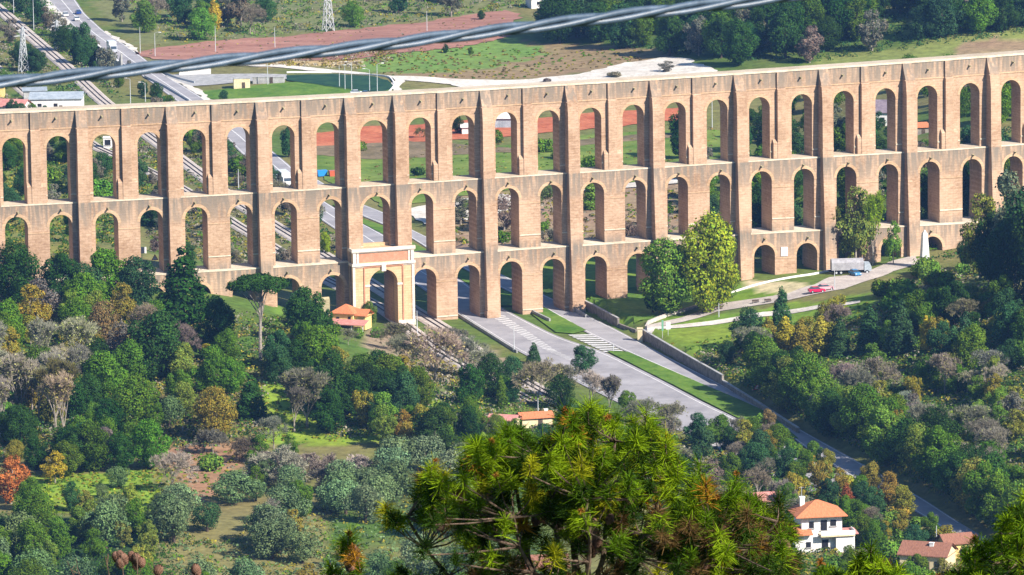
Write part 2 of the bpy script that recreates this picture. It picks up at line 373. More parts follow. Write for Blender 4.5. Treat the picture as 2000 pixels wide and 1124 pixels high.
def patch(name, polys, mat, off=.12, step=5.0, px=True, label=None):
    """a thin sheet draped on the terrain"""
    if not isinstance(polys[0][0], (list, tuple)): polys = [polys]
    bm = bmesh.new()
    for poly in polys:
        b2 = bmesh.new()
        P = [hit(*p)[:2] if px else p for p in poly]
        if name not in ('road', 'park_lane', 'parking_yard', 'path'):
            Q = []
            for i in range(len(P)):
                a_, c_ = np.array(P[i]), np.array(P[(i+1) % len(P)]); L = np.hypot(*(c_-a_)); k = max(1, int(L/2.2)); nn = np.array([-(c_-a_)[1], (c_-a_)[0]])/max(L, .01)
                amp = .9 if name in ('grass_median', 'hollow') else min(3.2, .8+step*.22)
                if name == 'grass_median': amp = .25
                for j in range(k): q = a_+(c_-a_)*j/k; Q.append(q+nn*amp*(vnoise(q[0]*1.0, q[1]*1.0, 3.1)+.6*vnoise(q[0]+31, q[1], 9)-.8)*(1 if 0 < j else .3))
            P = Q
        vs = [b2.verts.new((p[0], p[1], 0)) for p in P]
        f = b2.faces.new(vs); bmesh.ops.triangulate(b2, faces=[f])
        xs = [p[0] for p in P]; ys = [p[1] for p in P]
        for ax, lo, hi in ((0, min(xs), max(xs)), (1, min(ys), max(ys))):
            c = math.ceil(lo/step)*step
            while c < hi:
                co = (c, 0, 0) if ax == 0 else (0, c, 0); no = (1, 0, 0) if ax == 0 else (0, 1, 0)
                bmesh.ops.bisect_plane(b2, geom=b2.verts[:]+b2.edges[:]+b2.faces[:], plane_co=co, plane_no=no); c += step
        mm = {}
        for v in b2.verts: mm[v] = bm.verts.new((v.co.x, v.co.y, Hf(v.co.x, v.co.y)+off))
        for f in b2.faces:
            q = [mm[v] for v in f.verts]
            n = sum(((q[i].co.xy-q[0].co.xy).cross(q[i+1].co.xy-q[0].co.xy) for i in range(1, len(q)-1)), 0)
            if n < 0: q.reverse()
            bm.faces.new(q)
        b2.free()
    me = bpy.data.meshes.new(name); bm.to_mesh(me); bm.free(); me.materials.append(mat)
    o = bpy.data.objects.new(name, me); COL.objects.link(o); tag(o, label=label, kind='structure'); return o
def resample(pts, n):
    P = np.array(pts, float); L = np.r_[0, np.cumsum(np.hypot(*np.diff(P, axis=0).T))]; t = np.linspace(0, L[-1], n)
    return np.stack([np.interp(t, L, P[:, 0]), np.interp(t, L, P[:, 1])], 1)
def smoothline(pts, n=60):
    P = resample(pts, n)
    for _ in range(3): P[1:-1] = (P[:-2]+2*P[1:-1]+P[2:])/4
    return P
def strip(name, left, right, mat, off=.15, n=60, parent=None, kind='structure', px=True):
    A = resample([hit(*p)[:2] for p in left] if px else left, n); B = resample([hit(*p)[:2] for p in right] if px else right, n)
    for _ in range(2):
        A[1:-1] = (A[:-2]+2*A[1:-1]+A[2:])/4; B[1:-1] = (B[:-2]+2*B[1:-1]+B[2:])/4
    mb = MB(); m = 4
    for i in range(n-1):
        for j in range(m):
            q = []
            for ii, jj in ((i, j), (i, j+1), (i+1, j+1), (i+1, j)):
                p = A[ii]*(1-jj/m)+B[ii]*jj/m; q.append((p[0], p[1], Hf(p[0], p[1])+off))
            mb.quad(q)
    o = mb.build(name, mat, parent)
    if kind: tag(o, kind=kind)
    return o, A, B
# main road, in front of and behind the aqueduct
mainL = [(1580, 965), (1440, 900), (1330, 845), (1230, 800), (1110, 740), (1000, 682), (890, 612), (830, 570), (760, 522), (705, 487), (657, 451), (621, 428), (571, 378), (529, 345), (470, 300), (440, 268), (345, 200), (278, 150), (222, 120), (165, 72), (140, 50), (90, 0), (50, -40)]
mainR = [(1650, 935), (1500, 855), (1432, 815), (1390, 796), (1300, 748), (1185, 690), (1090, 660), (975, 601), (900, 548), (836, 512), (801, 492), (750, 460), (705, 436), (657, 410), (627, 392), (570, 328), (490, 262), (405, 198), (320, 147), (262, 100), (205, 65), (165, 28), (147, 0), (100, -40)]
_, ML, MR = strip('road', mainL, mainR, ASPH, .16, 160)
rightL = [(2040, 1150), (1950, 1105), (1860, 1046), (1790, 1003), (1680, 945), (1560, 868), (1500, 810), (1225, 690), (1145, 652), (1058, 601), (1000, 575), (920, 535), (836, 488), (801, 465), (750, 441), (705, 423), (640, 387), (575, 340)]
rightR = [(2070, 1128), (1980, 1085), (1885, 1030), (1800, 975), (1690, 912), (1580, 850), (1410, 754), (1250, 670), (1200, 643), (1103, 597), (1000, 548), (900, 500), (836, 466), (801, 449), (750, 416), (705, 400), (640, 365), (585, 330)]
_, RL_, RR_ = strip('road', rightL, rightR, ASPH, .17, 150)
# white edge lines and hatchings
mk = MB()
def line_on(A, t0, t1, wdt, off):
    n = len(A); i0, i1 = int(t0*(n-1)), int(t1*(n-1))
    for i in range(i0, i1):
        p, q = A[i], A[i+1]; d = q-p; L = np.hypot(*d)
        if L < 1e-6: continue
        nn = np.array([-d[1], d[0]])/L*wdt/2
        mk.quad([(r[0], r[1], Hf(r[0], r[1])+off) for r in (p-nn, p+nn, q+nn, q-nn)])
mid = lambda A, B, t: A*(1-t)+B*t
line_on(mid(ML, MR, .06), 0, .97, .22, .19); line_on(mid(ML, MR, .94), 0, .97, .28, .19)
line_on(mid(RL_, RR_, .09), .1, .97, .25, .2); line_on(mid(RL_, RR_, .92), .1, .97, .22, .2)
n = len(ML); cm = mid(ML, MR, .5)
line_on(mid(ML, MR, .5), .3, .97, .35, .19)
def hatch(poly, cnt, wd):
    P = [np.array(un(*p)) for p in poly]     # quad a,b,c,d: a-b near edge start, d-c far edge
    for i in range(cnt):
        t = (i+.5)/cnt; t2 = min(1, t+.06)
        p = P[0]*(1-t)+P[3]*t; q = P[1]*(1-t2)+P[2]*t2; d = q-p; ax = (P[3]-P[0]); ax /= np.hypot(*ax); nn = ax*wd/2
        mk.quad([(r[0], r[1], Hf(r[0], r[1])+.2) for r in (p-nn, p+nn, q+nn, q-nn)])
hatch([(1108, 655), (1150, 652), (1222, 690), (1182, 690)], 10, 1.5)
hatch([(950, 614), (978, 613), (1088, 688), (1062, 684)], 16, 1.3)
hatch([(1062, 684), (1088, 688), (1150, 716), (1128, 713)], 7, .8)
tag(mk.build('road_markings', MARK), kind='structure')
# verges / medians
patch('grass_median', [(1018, 600), (1056, 600), (1145, 648), (1120, 654), (1085, 652)], LAWN, .28, 3)
patch('grass_median', [(1185, 688), (1226, 690), (1500, 808), (1560, 860), (1500, 850), (1430, 814)], LAWN, .28, 3)
patch('grass_median', [(1010, 580), (960, 560), (836, 492), (750, 444), (705, 428), (657, 400), (650, 402), (657, 408), (705, 437), (750, 460), (836, 512), (900, 548), (975, 600), (1010, 600)], LAWN, .28, 4)
patch('frontage_track', [(78, 15), (88, 45), (100, 65), (125, 92), (150, 118), (164, 112), (158, 80), (150, 62), (135, 40), (110, 18), (88, -10), (70, -10)], GRAV, .2)
patch('road_shoulder', [(205, 62), (262, 92), (270, 108), (262, 100), (205, 67)], GRAV, .2)
patch('road_shoulder', [(320, 145), (345, 150), (410, 190), (425, 200), (405, 200)], GRAV, .2)
patch('ploughed_field', [(262, 108), (300, 96), (420, 82), (640, 64), (830, 44), (985, 22), (1020, 30), (1000, 70), (900, 95), (700, 118), (420, 122), (300, 118)], PLOUGH, .2, 12)
patch('grass_field', [(395, 180), (560, 163), (690, 160), (760, 172), (800, 210), (620, 230), (430, 215)], LAWN, .2, 8)
patch('dirt_track', [(380, 118), (520, 128), (700, 143), (780, 150), (900, 157), (1010, 158), (1130, 147), (1220, 124), (1290, 115), (1345, 117), (1400, 143), (1380, 158), (1290, 170), (1200, 180), (1000, 196), (830, 204), (830, 186), (908, 178), (880, 166), (800, 160), (775, 157), (730, 148), (600, 140), (380, 128)], GRAV, .22, 8)
patch('dirt_track', [(768, 150), (788, 158), (785, 178), (765, 192), (735, 196), (748, 186), (770, 176)], GRAV, .24, 8)
patch('parking_yard', [(322, 150), (350, 146), (560, 147), (565, 156), (430, 166), (375, 170)], CONC, .22, 8)
patch('red_field', [(560, 268), (700, 250), (900, 238), (1100, 228), (1330, 212), (1330, 236), (1190, 250), (1000, 268), (800, 280), (560, 300)], REDEARTH, .2, 10)
patch('meadow', [(590, 304), (800, 300), (1000, 285), (1180, 262), (1440, 255), (1450, 330), (1300, 352), (1000, 372), (801, 400), (760, 410), (640, 355)], MEADOW, .2, 8)
patch('scrub_strip', [(590, 290), (800, 278), (1000, 292), (1190, 270), (1330, 262), (1330, 270), (1000, 300), (700, 312), (590, 304)], SCRUB, .3, 8)
patch('gravel_yard', [(790, 412), (870, 395), (990, 380), (1040, 395), (960, 425), (830, 440)], GRAV, .25, 6)
patch('dirt_track', [(1090, 372), (1215, 360), (1345, 350), (1400, 345), (1400, 352), (1330, 360), (1215, 370), (1090, 380)], GRAV, .3, 6)
# park paths on the right
patch('park_lane', [(1255, 652), (1330, 622), (1400, 595), (1490, 583), (1540, 575), (1590, 558), (1620, 543), (1690, 533), (1740, 512), (1790, 500), (1800, 515), (1745, 532), (1700, 548), (1650, 566), (1540, 588), (1450, 603), (1400, 611), (1335, 630), (1262, 656)], PATHM, .16, 3)
patch('path', [(1256, 657), (1400, 627), (1490, 612), (1600, 598), (1680, 588), (1680, 593), (1600, 605), (1490, 620), (1400, 636), (1262, 664)], GRAV, .16, 3)
patch('lawn', [(1135, 572), (1250, 560), (1420, 556), (1440, 575), (1400, 592), (1330, 618), (1240, 636), (1205, 636), (1120, 590)], LAWN, .12, 3)

# railway tracks
RAILS = []
def railway(label, pts, bw=4.2):
    r = empty('railway_track', (0, 0, 0)); tag(r, label, 'railway', 'railway tracks under the aqueduct', 'structure')
    C = smoothline([un(*p) for p in pts], 140)
    RAILS.append(C)
    b = MB(); rl = [MB(), MB()]; sl_ = MB()
    D = np.gradient(C, axis=0); D /= np.hypot(D[:, 0], D[:, 1])[:, None]; NN = np.stack([-D[:, 1], D[:, 0]], 1)
    for i in range(len(C)-1):
        for (o0, o1, z0, z1) in ((-bw/2-.6, -bw/2, .1, .4), (-bw/2, bw/2, .4, .4), (bw/2, bw/2+.6, .4, .1)):
            b.quad([(C[k][0]+NN[k][0]*o, C[k][1]+NN[k][1]*o, Hf(*C[k])+z) for k, o, z in ((i, o0, z0), (i, o1, z1), (i+1, o1, z1), (i+1, o0, z0))])
    for s, mb in ((-1, rl[0]), (1, rl[1])):
        mb.tube([(C[k][0]+NN[k][0]*.8*s, C[k][1]+NN[k][1]*.8*s, Hf(*C[k])+.5) for k in range(len(C))], .14, 4)
    b.build('ballast', BALLAST, r)
    for mb in rl: mb.build('rail', RAILM, r)
railway('electric railway track that passes right of the stuccoed portal', [(1100, 790), (950, 705), (885, 655), (815, 612), (700, 540), (572, 464), (460, 395), (390, 340), (290, 266), (200, 198), (130, 132), (0, 20), (-60, -30)])
railway('railway track that runs out through the stuccoed portal', [(1040, 790), (860, 690), (745, 602), (630, 545), (560, 500), (460, 440), (360, 372), (290, 335), (180, 285), (60, 190), (-60, 90)], 3.6)

# ------------------------------------------------------------------ the aqueduct
TOPZ = 57.4
_px = np.linspace(-160, 2160, 600)
_yt = np.polyval(np.polyfit([0, 250, 500, 1000, 1500, 2000], [220, 206.5, 195, 171, 139, 103], 2), _px)
_C = np.array([un(a, b, TOPZ) for a, b in zip(_px, _yt)])
_u = np.r_[0, np.cumsum(np.hypot(*np.diff(_C, axis=0).T))]
def U_of(px): return float(np.interp(px, _px, _u))
def P3(u, v, d):
    x = np.interp(u, _u, _C[:, 0]); y = np.interp(u, _u, _C[:, 1]); p = np.interp(u, _u, _px)
    a = max(u-3, 0); b = min(u+3, _u[-1]); tx = np.interp(b, _u, _C[:, 0])-np.interp(a, _u, _C[:, 0]); ty = np.interp(b, _u, _C[:, 1])-np.interp(a, _u, _C[:, 1])
    L = math.hypot(tx, ty); k = np.interp(p, [-160, 0, 500, 1000, 1500, 1850, 2160], [1.04, 1.03, 1.018, 1.0, 1.008, 1.045, 1.06])
    return (x+ty/L*v, y-tx/L*v, TOPZ-d*k)
_L = [(-29, 1), (58, 0), (145, 1), (236, 0), (321, 1), (412, 0), (496, 1), (587, 0), (669, 1), (764, 1), (852, 0), (934, 1), (1019, 0), (1100, 1), (1185, 0), (1265, 1), (1350, 0), (1429, 1), (1515, 0), (1595, 1), (1679, 0), (1759, 1), (1843, 0), (1923, 1), (2005, 0), (2086, 1)]
PIERS = [(U_of(p+(12 if b else 9)), b) for p, b in _L]
PIERS = [(PIERS[0][0]-12, 0)]+PIERS if PIERS[0][0] > 12 else PIERS
aq = empty('aqueduct', P3(U_of(1000), -2.6, TOPZ))
aqo = Vector(aq.location)
tag(aq, 'three tiered tan masonry aqueduct striding across the whole valley', 'aqueduct')
class BB(MB):
    def q(s, L, m=0):   # list of (u,v,d)
        s.quad([P3(*p) for p in L], m, [tuple(p) for p in L])
    def bx(s, u0, u1, v0, v1, d0, d1, m=0, d0b=None, skip=''):
        d0b = d0 if d0b is None else d0b     # d0b: top depth at the front (v1) edge
        c = dict(F=[(u0, v1, d0b), (u1, v1, d0b), (u1, v1, d1), (u0, v1, d1)], B=[(u1, v0, d0), (u0, v0, d0), (u0, v0, d1), (u1, v0, d1)],
                 L=[(u0, v0, d0), (u0, v1, d0b), (u0, v1, d1), (u0, v0, d1)], R=[(u1, v1, d0b), (u1, v0, d0), (u1, v0, d1), (u1, v1, d1)],
                 T=[(u0, v0, d0), (u1, v0, d0), (u1, v1, d0b), (u0, v1, d0b)], D=[(u0, v0, d1), (u0, v1, d1), (u1, v1, d1), (u1, v0, d1)])
        for k, f in c.items():
            if k not in skip: s.q(f, m)
    def bld(s, name, mats, parent=aq, base=None):
        b = base if base is not None else aqo
        s.v = [(x-b[0], y-b[1], z-b[2]) for x, y, z in s.v]
        return s.build(name, mats, parent)
TIERS = [(0, 22.3, 0, -4.8, 6.4, 0), (22.3, 40.6, 1.25, -5.25, 25.2, 1), (40.6, 64, 2.65, -5.6, 43.7, 2)]
DF = 64
tb = [BB(), BB(), BB()]
for ti, (d0, d1, vf, vb, dc, _) in enumerate(TIERS):
    b = tb[ti]
    for i in range(len(PIERS)-1):
        ua, ub = PIERS[i][0], PIERS[i+1][0]; uc = (ua+ub)/2; portal = (PIERS[i][1] and PIERS[i+1][1])
        wd = 7.0 if portal else (5.75, 5.65, 5.8)[ti]; r = wd/2
        uc += rnd.uniform(-.08, .08)
        crown = dc+rnd.uniform(-.12, .12); 
        if portal and ti == 2: crown = 42.6; uc += .25
        sp = crown+r; nseg = 18
        arc = [(uc-r*math.cos(math.pi*k/nseg), sp-r*math.sin(math.pi*k/nseg)) for k in range(nseg+1)]
        for v, flip in ((vf, 0), (vb, 1)):
            def Q(L):
                L = [(u, v, d) for u, d in L]
                b.q(L[::-1] if flip else L)
            Q([(ua, d0), (uc-r, d0), (uc-r, sp), (ua, sp)]); Q([(ua, sp), (uc-r, sp), (uc-r, d1), (ua, d1)])
            Q([(uc+r, d0), (ub, d0), (ub, sp), (uc+r, sp)]); Q([(uc+r, sp), (ub, sp), (ub, d1), (uc+r, d1)])
            for k in range(nseg): Q([(arc[k][0], d0), (arc[k+1][0], d0), arc[k+1], arc[k]])
        for k in range(nseg):
            (a1, e1), (a2, e2) = arc[k], arc[k+1]; b.q([(a1, vf, e1), (a2, vf, e2), (a2, vb, e2), (a1, vb, e1)])
        b.q([(uc-r, vf, sp), (uc-r, vb, sp), (uc-r, vb, d1), (uc-r, vf, d1)]); b.q([(uc+r, vb, sp), (uc+r, vf, sp), (uc+r, vf, d1), (uc+r, vb, d1)])
        # voussoir ring, slightly proud
        R2 = r+.75
        for k in range(nseg):
            a1 = math.pi*k/nseg; a2 = math.pi*(k+1)/nseg
            I1 = (uc-(r-.0)*math.cos(a1), sp-(r)*math.sin(a1)); I2 = (uc-r*math.cos(a2), sp-r*math.sin(a2))
            O1 = (uc-R2*math.cos(a1), sp-R2*math.sin(a1)); O2 = (uc-R2*math.cos(a2), sp-R2*math.sin(a2))
            b.q([(O1[0], vf+.06, O1[1]), (O2[0], vf+.06, O2[1]), (I2[0], vf+.06, I2[1]), (I1[0], vf+.06, I1[1])], 1)
            b.q([(O1[0], vf, O1[1]), (O2[0], vf, O2[1]), (O2[0], vf+.06, O2[1]), (O1[0], vf+.06, O1[1])], 1)
        # top of the tier
        b.q([(ua, vb, d0), (ub, vb, d0), (ub, vf, d0), (ua, vf, d0)], 2 if ti == 0 else 2)
        # string courses
        if ti == 0:
            b.bx(ua, ub, vf, vf+.14, 4.45, 4.75, 1, skip='B')
            b.bx(ua, ub, vf, vf+.22, -.02, .5, 2, skip='B')
            for s0, s1 in ((ua, uc-r-.02), (uc+r+.02, ub)): b.bx(s0, s1, vf, vf+.16, 20.4, 20.7, 2, skip='B')
        else:
            im = (29.3, 47.2)[ti-1]; pl = (37.3, 56)[ti-1]
            for s0, s1 in ((ua, uc-r-.02), (uc+r+.02, ub)):
                b.bx(s0, s1, vf, vf+.10, im, im+.25, 1, skip='B'); b.bx(s0, s1, vf, vf+.16, pl, pl+.3, 2, skip='B')
            b.bx(ua, ub, vf, vf+.12, d0, d0+.35, 2, skip='B')
        # drain spouts
        if not (portal and ti == 2):
            g = BB(); su = uc+rnd.uniform(-.5, .5); dd = (2.1, 24.0, 42.1)[ti]+rnd.uniform(-.2, .2)
            g.bx(su-.16, su+.16, vf-.2, vf+1.15, dd, dd+.3); g.bx(su-.22, su+.22, vf-.1, vf+.25, dd-.12, dd+.42)
            g.bld('drain_spout', RUBBLE)
for ti, nm in enumerate(('upper_arcade', 'middle_arcade', 'lower_arcade')): tb[ti].bld(nm, [TUFF, RING, COPE])
prof = [(.5, .3), (1.2, .5), (2.5, 1.0), (4.5, 2.05), (8, 2.6), (22.3, 3.0), (40.6, 4.2), (DF, 5.6)]
for u, big in PIERS:
    b = BB()
    if big:
        for sgn, off in ((1, 0), (-1, -4.8)):
            for (da, pa), (db, pb) in zip(prof[:-1], prof[1:]):
                wa = 1.3+.25*min(1, da/30); wb = 1.3+.25*min(1, db/30)
                va, vb_ = off+sgn*pa, off+sgn*pb; v0 = off-sgn*.3
                b.q([(u-wa, va, da), (u+wa, va, da), (u+wb, vb_, db), (u-wb, vb_, db)])
                b.q([(u-wa, v0, da), (u-wa, va, da), (u-wb, vb_, db), (u-wb, v0, db)])
                b.q([(u+wa, va, da), (u+wa, v0, da), (u+wb, v0, db), (u+wb, vb_, db)])
            b.q([(u-1.3, off-sgn*.3, .5), (u+1.3, off-sgn*.3, .5), (u+1.3, off+sgn*.3, .5), (u-1.3, off+sgn*.3, .5)], 0)
        # plinth blocks at each ledge, and collar courses
        for d in (4.4, 20.4, 37.3): 
            p = np.interp(d, [a for a, _ in prof], [c for _, c in prof]); b.bx(u-1.58, u+1.58, 0, p+.08, d, d+.25, 0, skip='B')
        b.bx(u-1.75, u+1.75, 2.65, 5.35, 55.4, DF, 0, skip='B')
        b.bld('buttress', [TUFF, COPE])
    else:
        b.bx(u-1.15, u+1.05, 0, .5, 0.5, 4.5, 0); b.bx(u-1.2, u+1.1, 0, .95, 4.3, 22.28, 0, d0b=4.9)
        b.bx(u-2.35, u-1.2, 0, .82, 17.3, 22.28, 0, d0b=18.3)
        b.bx(u+1.1, u+2.35, 0, .9, 17.6, 22.28, 0, d0b=18.3)
        b.bld('pilaster', [TUFF, COPE])
# stuccoed portal over the road gate
k = [i for i in range(len(PIERS)-1) if PIERS[i][1] and PIERS[i+1][1]][0]
uc = (PIERS[k][0]+PIERS[k+1][0])/2+.25; r = 3.6; W = 7.8; V0, V1 = 2.6, 6.1; dt = 37.7; crown = 42.6; sp = crown+r
po = BB()
arc = [(uc-r*math.cos(math.pi*q/20), sp-r*math.sin(math.pi*q/20)) for q in range(21)]
po.q([(uc-W, V1, dt), (uc-r, V1, dt), (uc-r, V1, DF), (uc-W, V1, DF)]); po.q([(uc+r, V1, dt), (uc+W, V1, dt), (uc+W, V1, DF), (uc+r, V1, DF)])
for q in range(20):
    po.q([(arc[q][0], V1, dt), (arc[q+1][0], V1, dt), (arc[q+1][0], V1, arc[q+1][1]), (arc[q][0], V1, arc[q][1])])
    po.q([(arc[q][0], V1, arc[q][1]), (arc[q+1][0], V1, arc[q+1][1]), (arc[q+1][0], V0, arc[q+1][1]), (arc[q][0], V0, arc[q][1])])
for s in (-1, 1):
    po.q([(uc+s*r, V1, sp), (uc+s*r, V0, sp), (uc+s*r, V0, DF), (uc+s*r, V1, DF)]); po.q([(uc+s*W, V0, dt), (uc+s*W, V1, dt), (uc+s*W, V1, DF), (uc+s*W, V0, DF)])
po.q([(uc-W, V0-2.5, dt), (uc+W, V0-2.5, dt), (uc+W, V1, dt), (uc-W, V1, dt)])
po.bx(uc-W, uc+W, -1.0, .1, 36.9, 40.6, 0)
portal = po.bld('portal', [STUC])
def sub(name, boxes, mat):
    b = BB()
    for q in boxes: b.bx(*q)
    o = b.bld(name, mat, portal); return o
sub('cornice', [(uc-W-.35, uc+W+.35, V1-.4, V1+.55, dt-.55, dt+.25), (uc-W-.2, uc+W+.2, V1, V1+.3, dt+.25, dt+.5), (uc-W-.35, uc-W, V0, V1-.4, dt-.55, dt+.25)], TRAV)
sub('cornice', [(uc-W-.3, uc+W+.3, V1, V1+.5, dt+3.1, dt+3.75), (uc-W-.15, uc+W+.15, V1, V1+.22, dt+3.75, dt+4.1), (uc-W-.3, uc-W, V0, V1, dt+3.1, dt+3.75)], TRAV)
sub('frieze_panel', [(uc-W+1.5, uc+W-1.5, V1, V1+.08, dt+.75, dt+2.85)], BRICKP)
for q in ((uc-W+1.0, uc-W+1.5, V1, V1+.2, dt+.5, dt+3.1), (uc+W-1.5, uc+W-1.0, V1, V1+.2, dt+.5, dt+3.1), (uc-W, uc-W+.8, V1, V1+.3, dt+.5, dt+3.1), (uc+W-.8, uc+W, V1, V1+.3, dt+.5, dt+3.1)): sub('attic_pilaster', [q], TRAV)
sub('arch_frame', [(uc-r-1.5, uc+r+1.5, V1, V1+.22, 41.9-.35, 42.0-.1), (uc-r-1.5, uc-r-1.2, V1, V1+.22, 41.9, DF), (uc+r+1.2, uc+r+1.5, V1, V1+.22, 41.9, DF)], BRICKP)
sub('keystone', [(uc-.55, uc+.55, V1, V1+.5, 41.3, 43.0)], TRAV)
for q in ((uc-r-1.2, uc-r+.1, V1-.6, V1+.2, sp, sp+.5), (uc+r-.1, uc+r+1.2, V1-.6, V1+.2, sp, sp+.5)): sub('impost', [q], TRAV)
sub('corner_quoin', [(uc-W-.1, uc-W+.55, V1, V1+.18, dt+4.1, DF)], TRAV)
sub('corner_quoin', [(uc+W-.55, uc+W+.1, V1, V1+.18, dt+4.1, DF)], TRAV)
for q in ((uc-W-.2, uc-r, V1, V1+.35, 55.6, DF), (uc+r, uc+W+.2, V1, V1+.35, 55.6, DF)): sub('plinth', [q], TRAV)
# rubble facing left of the portal, white plaque on the right
b = BB(); uu = U_of(606); b.bx(uu-3, uu+3.2, 2.65, 3.3, 49, DF, 0, d0b=49.6); b.bld('rubble_facing', RUBBLE)
b = BB(); uu = U_of(1521); b.bx(uu-.9, uu+.9, 2.6, 2.85, 44.6, 46.9); b.bld('plaque', WHITE)

# ------------------------------------------------------------------ trees
def lobes_round(h, rx, n, zc=.62, rz=None, rmin=.28, rmax=.48):
    rz = rz or h*.36; out = []
    for i in range(n):
        a = nr.rand()*6.283; q = nr.rand()**.5; z = nr.uniform(-1, 1)
        k = math.sqrt(max(0, 1-z*z))
        r = nr.uniform(rmin, rmax)*rx
        out.append((math.cos(a)*k*q*(rx-r*.7), math.sin(a)*k*q*(rx-r*.7), h*zc+z*(rz-r*.6), r))
    out.append((0, 0, h*zc, rx*.55)); return out
def crown_mesh(name, lobes, n, leaf, upbias=.25, spread=.7, hue=.12, drop=.0, flat=1.0):
    L = np.array(lobes); p = L[:, 3]**2; p /= p.sum()
    lt = 1+nr.randn(len(L))*.10
    C = []; NN = []; T = []
    idx = nr.choice(len(L), n*2, p=p); d = nr.randn(n*2, 3); d /= np.linalg.norm(d, axis=1)[:, None]
    rad = L[idx, 3]*(nr.uniform(.72, 1.12, n*2)); dd = d.copy(); dd[:, 2] *= flat
    P = L[idx, :3]+dd*rad[:, None]
    st = nr.rand(len(P)) < .10; P[st] += (dd*(nr.rand(len(P))*.35*L[idx, 3])[:, None])[st]
    keep = np.ones(len(P), bool)
    for j, l in enumerate(L):
        D = (P-l[:3]); D[:, 2] /= flat; keep &= ~((np.linalg.norm(D, axis=1) < l[3]*.62) & (idx != j))
    # holes
    hn = np.sin(P[:, 0]*2.1+P[:, 1]*1.3)*np.sin(P[:, 1]*1.9-P[:, 2]*1.7)*np.sin(P[:, 2]*2.3+P[:, 0])
    keep &= (hn > -.55+drop)
    P = P[keep][:n]; d = d[keep][:n]; ii = idx[keep][:n]
    nn = d+nr.randn(len(P), 3)*spread*.55; nn[:, 2] += upbias
    t = np.clip(lt[ii]*(1+nr.randn(len(P))*.22)*(1+hn[keep][:n]*.25), .45, 1.8)
    hs = nr.randn(len(P))*hue
    tone = np.stack([t*(1+hs), t, t*(1-hs*.6)], 1).clip(.1, 2.2)
    return quadcloud(name, P, nn, leaf*nr.uniform(.65, 1.35, len(P)), tone, LEAF, .8)
def trunk_mesh(name, h, r0, limbs, mat, bend=.3):
    mb = MB(); pts = [(0, 0, -.6)]
    bx, by = nr.uniform(-bend, bend, 2)
    for t in (.25, .5, .75, 1): pts.append((bx*t*t+nr.uniform(-.05, .05), by*t*t+nr.uniform(-.05, .05), h*t))
    mb.tube(pts, [r0*1.25, r0, r0*.85, r0*.7, r0*.5], 7)
    for (x, y, z, s) in limbs:
        zb = h*nr.uniform(.45, .9); p0 = (bx*(zb/h)**2, by*(zb/h)**2, zb); m = (x*.45+p0[0]*.5, y*.45+p0[1]*.5, (zb+z)*.5+.2)
        mb.tube([p0, m, (x, y, z)], [r0*.45, r0*.3, r0*.1], 5, cap=False)
    o = mb.build(name, mat); me = o.data; bpy.data.objects.remove(o); return me
def bare_mesh(name, h, spread, up, n0=4, depth=5, leafn=0, leaf=.3, wmul=1.0):
    """fine branching twigs as crown; returns (crown mesh, trunk mesh)"""
    segs = []; tips = []
    mb = MB()
    def grow(p, d, L, w, k):
        q = p+d*L+Vector(nr.uniform(-.08, .08, 3))*L
        if k <= 2: mb.tube([p, q], [w, w*.7], 4, cap=False)
        else: segs.append((p, q, w))
        if k >= depth:
            tips.append((q, d)); return
        if k >= 2 and nr.rand() < .75: tips.append((q, (d+Vector(nr.uniform(-.8, .8, 3))).normalized()))
        if k >= 2 and nr.rand() < .5: tips.append((p.lerp(q, .5), Vector(nr.uniform(-1, 1, 3)).normalized()))
        for _ in range(3 if k > 0 else n0):
            nd = (d*.8+Vector(nr.uniform(-1, 1, 3))*spread+Vector((0, 0, up))).normalized()
            grow(q, nd, L*nr.uniform(.62, .85), w*.62, k+1)
    mb.tube([(0, 0, -.5), (0, 0, h*.12), (0, 0, h*.2)], [h*.022, h*.018, h*.015], 6)
    for _ in range(n0):
        d = Vector((*nr.uniform(-.8, .8, 2)*spread*1.4, 1)).normalized(); grow(Vector((0, 0, h*.18)), d, h*.24, h*.011, 1)
    V = []; tone = []
    for q, d in tips:
        for _ in range(9):
            nd = (d+Vector(nr.uniform(-.9, .9, 3))+Vector((0, 0, .2))).normalized(); segs.append((q, q+nd*h*nr.uniform(.05, .1), h*.0022))
    for p, q, ww in segs:
        ww = max(ww, .035)*wmul; a = (q-p).cross(Vector(nr.randn(3))).normalized()*ww
        V += [p-a, p+a, q+a*.5, q-a*.5]; t = nr.uniform(.75, 1.3); tone += [(t, t, t)]*4
    n1 = len(V)
    if leafn:
        for _ in range(leafn):
            q, d = tips[nr.randint(len(tips))]; c = q+Vector(nr.randn(3))*h*.035; a = Vector(nr.randn(3)).normalized()*leaf*.5; b = a.cross(Vector(nr.randn(3))).normalized()*leaf*.5
            V += [c-a-b, c+a-b, c+a+b, c-a+b]; t = nr.uniform(.5, 1.2); tone += [(t*.9, t, t*.5)]*4
    n = len(V)//4; me = bpy.data.meshes.new(name)
    me.from_pydata([tuple(v) for v in V], [], [(4*i, 4*i+1, 4*i+2, 4*i+3) for i in range(n)])
    a = me.attributes.new('tone', 'FLOAT_COLOR', 'POINT'); c = np.ones((len(V), 4), 'f'); c[:, :3] = tone; a.data.foreach_set('color', c.ravel())
    me.materials.append(LEAF)
    o = mb.build('trunk', PALEBARK); tm = o.data; bpy.data.objects.remove(o)
    return me, tm
PRO = {}
def proto(kind, h, crown, trunk): PRO.setdefault(kind, []).append((h, crown, trunk))
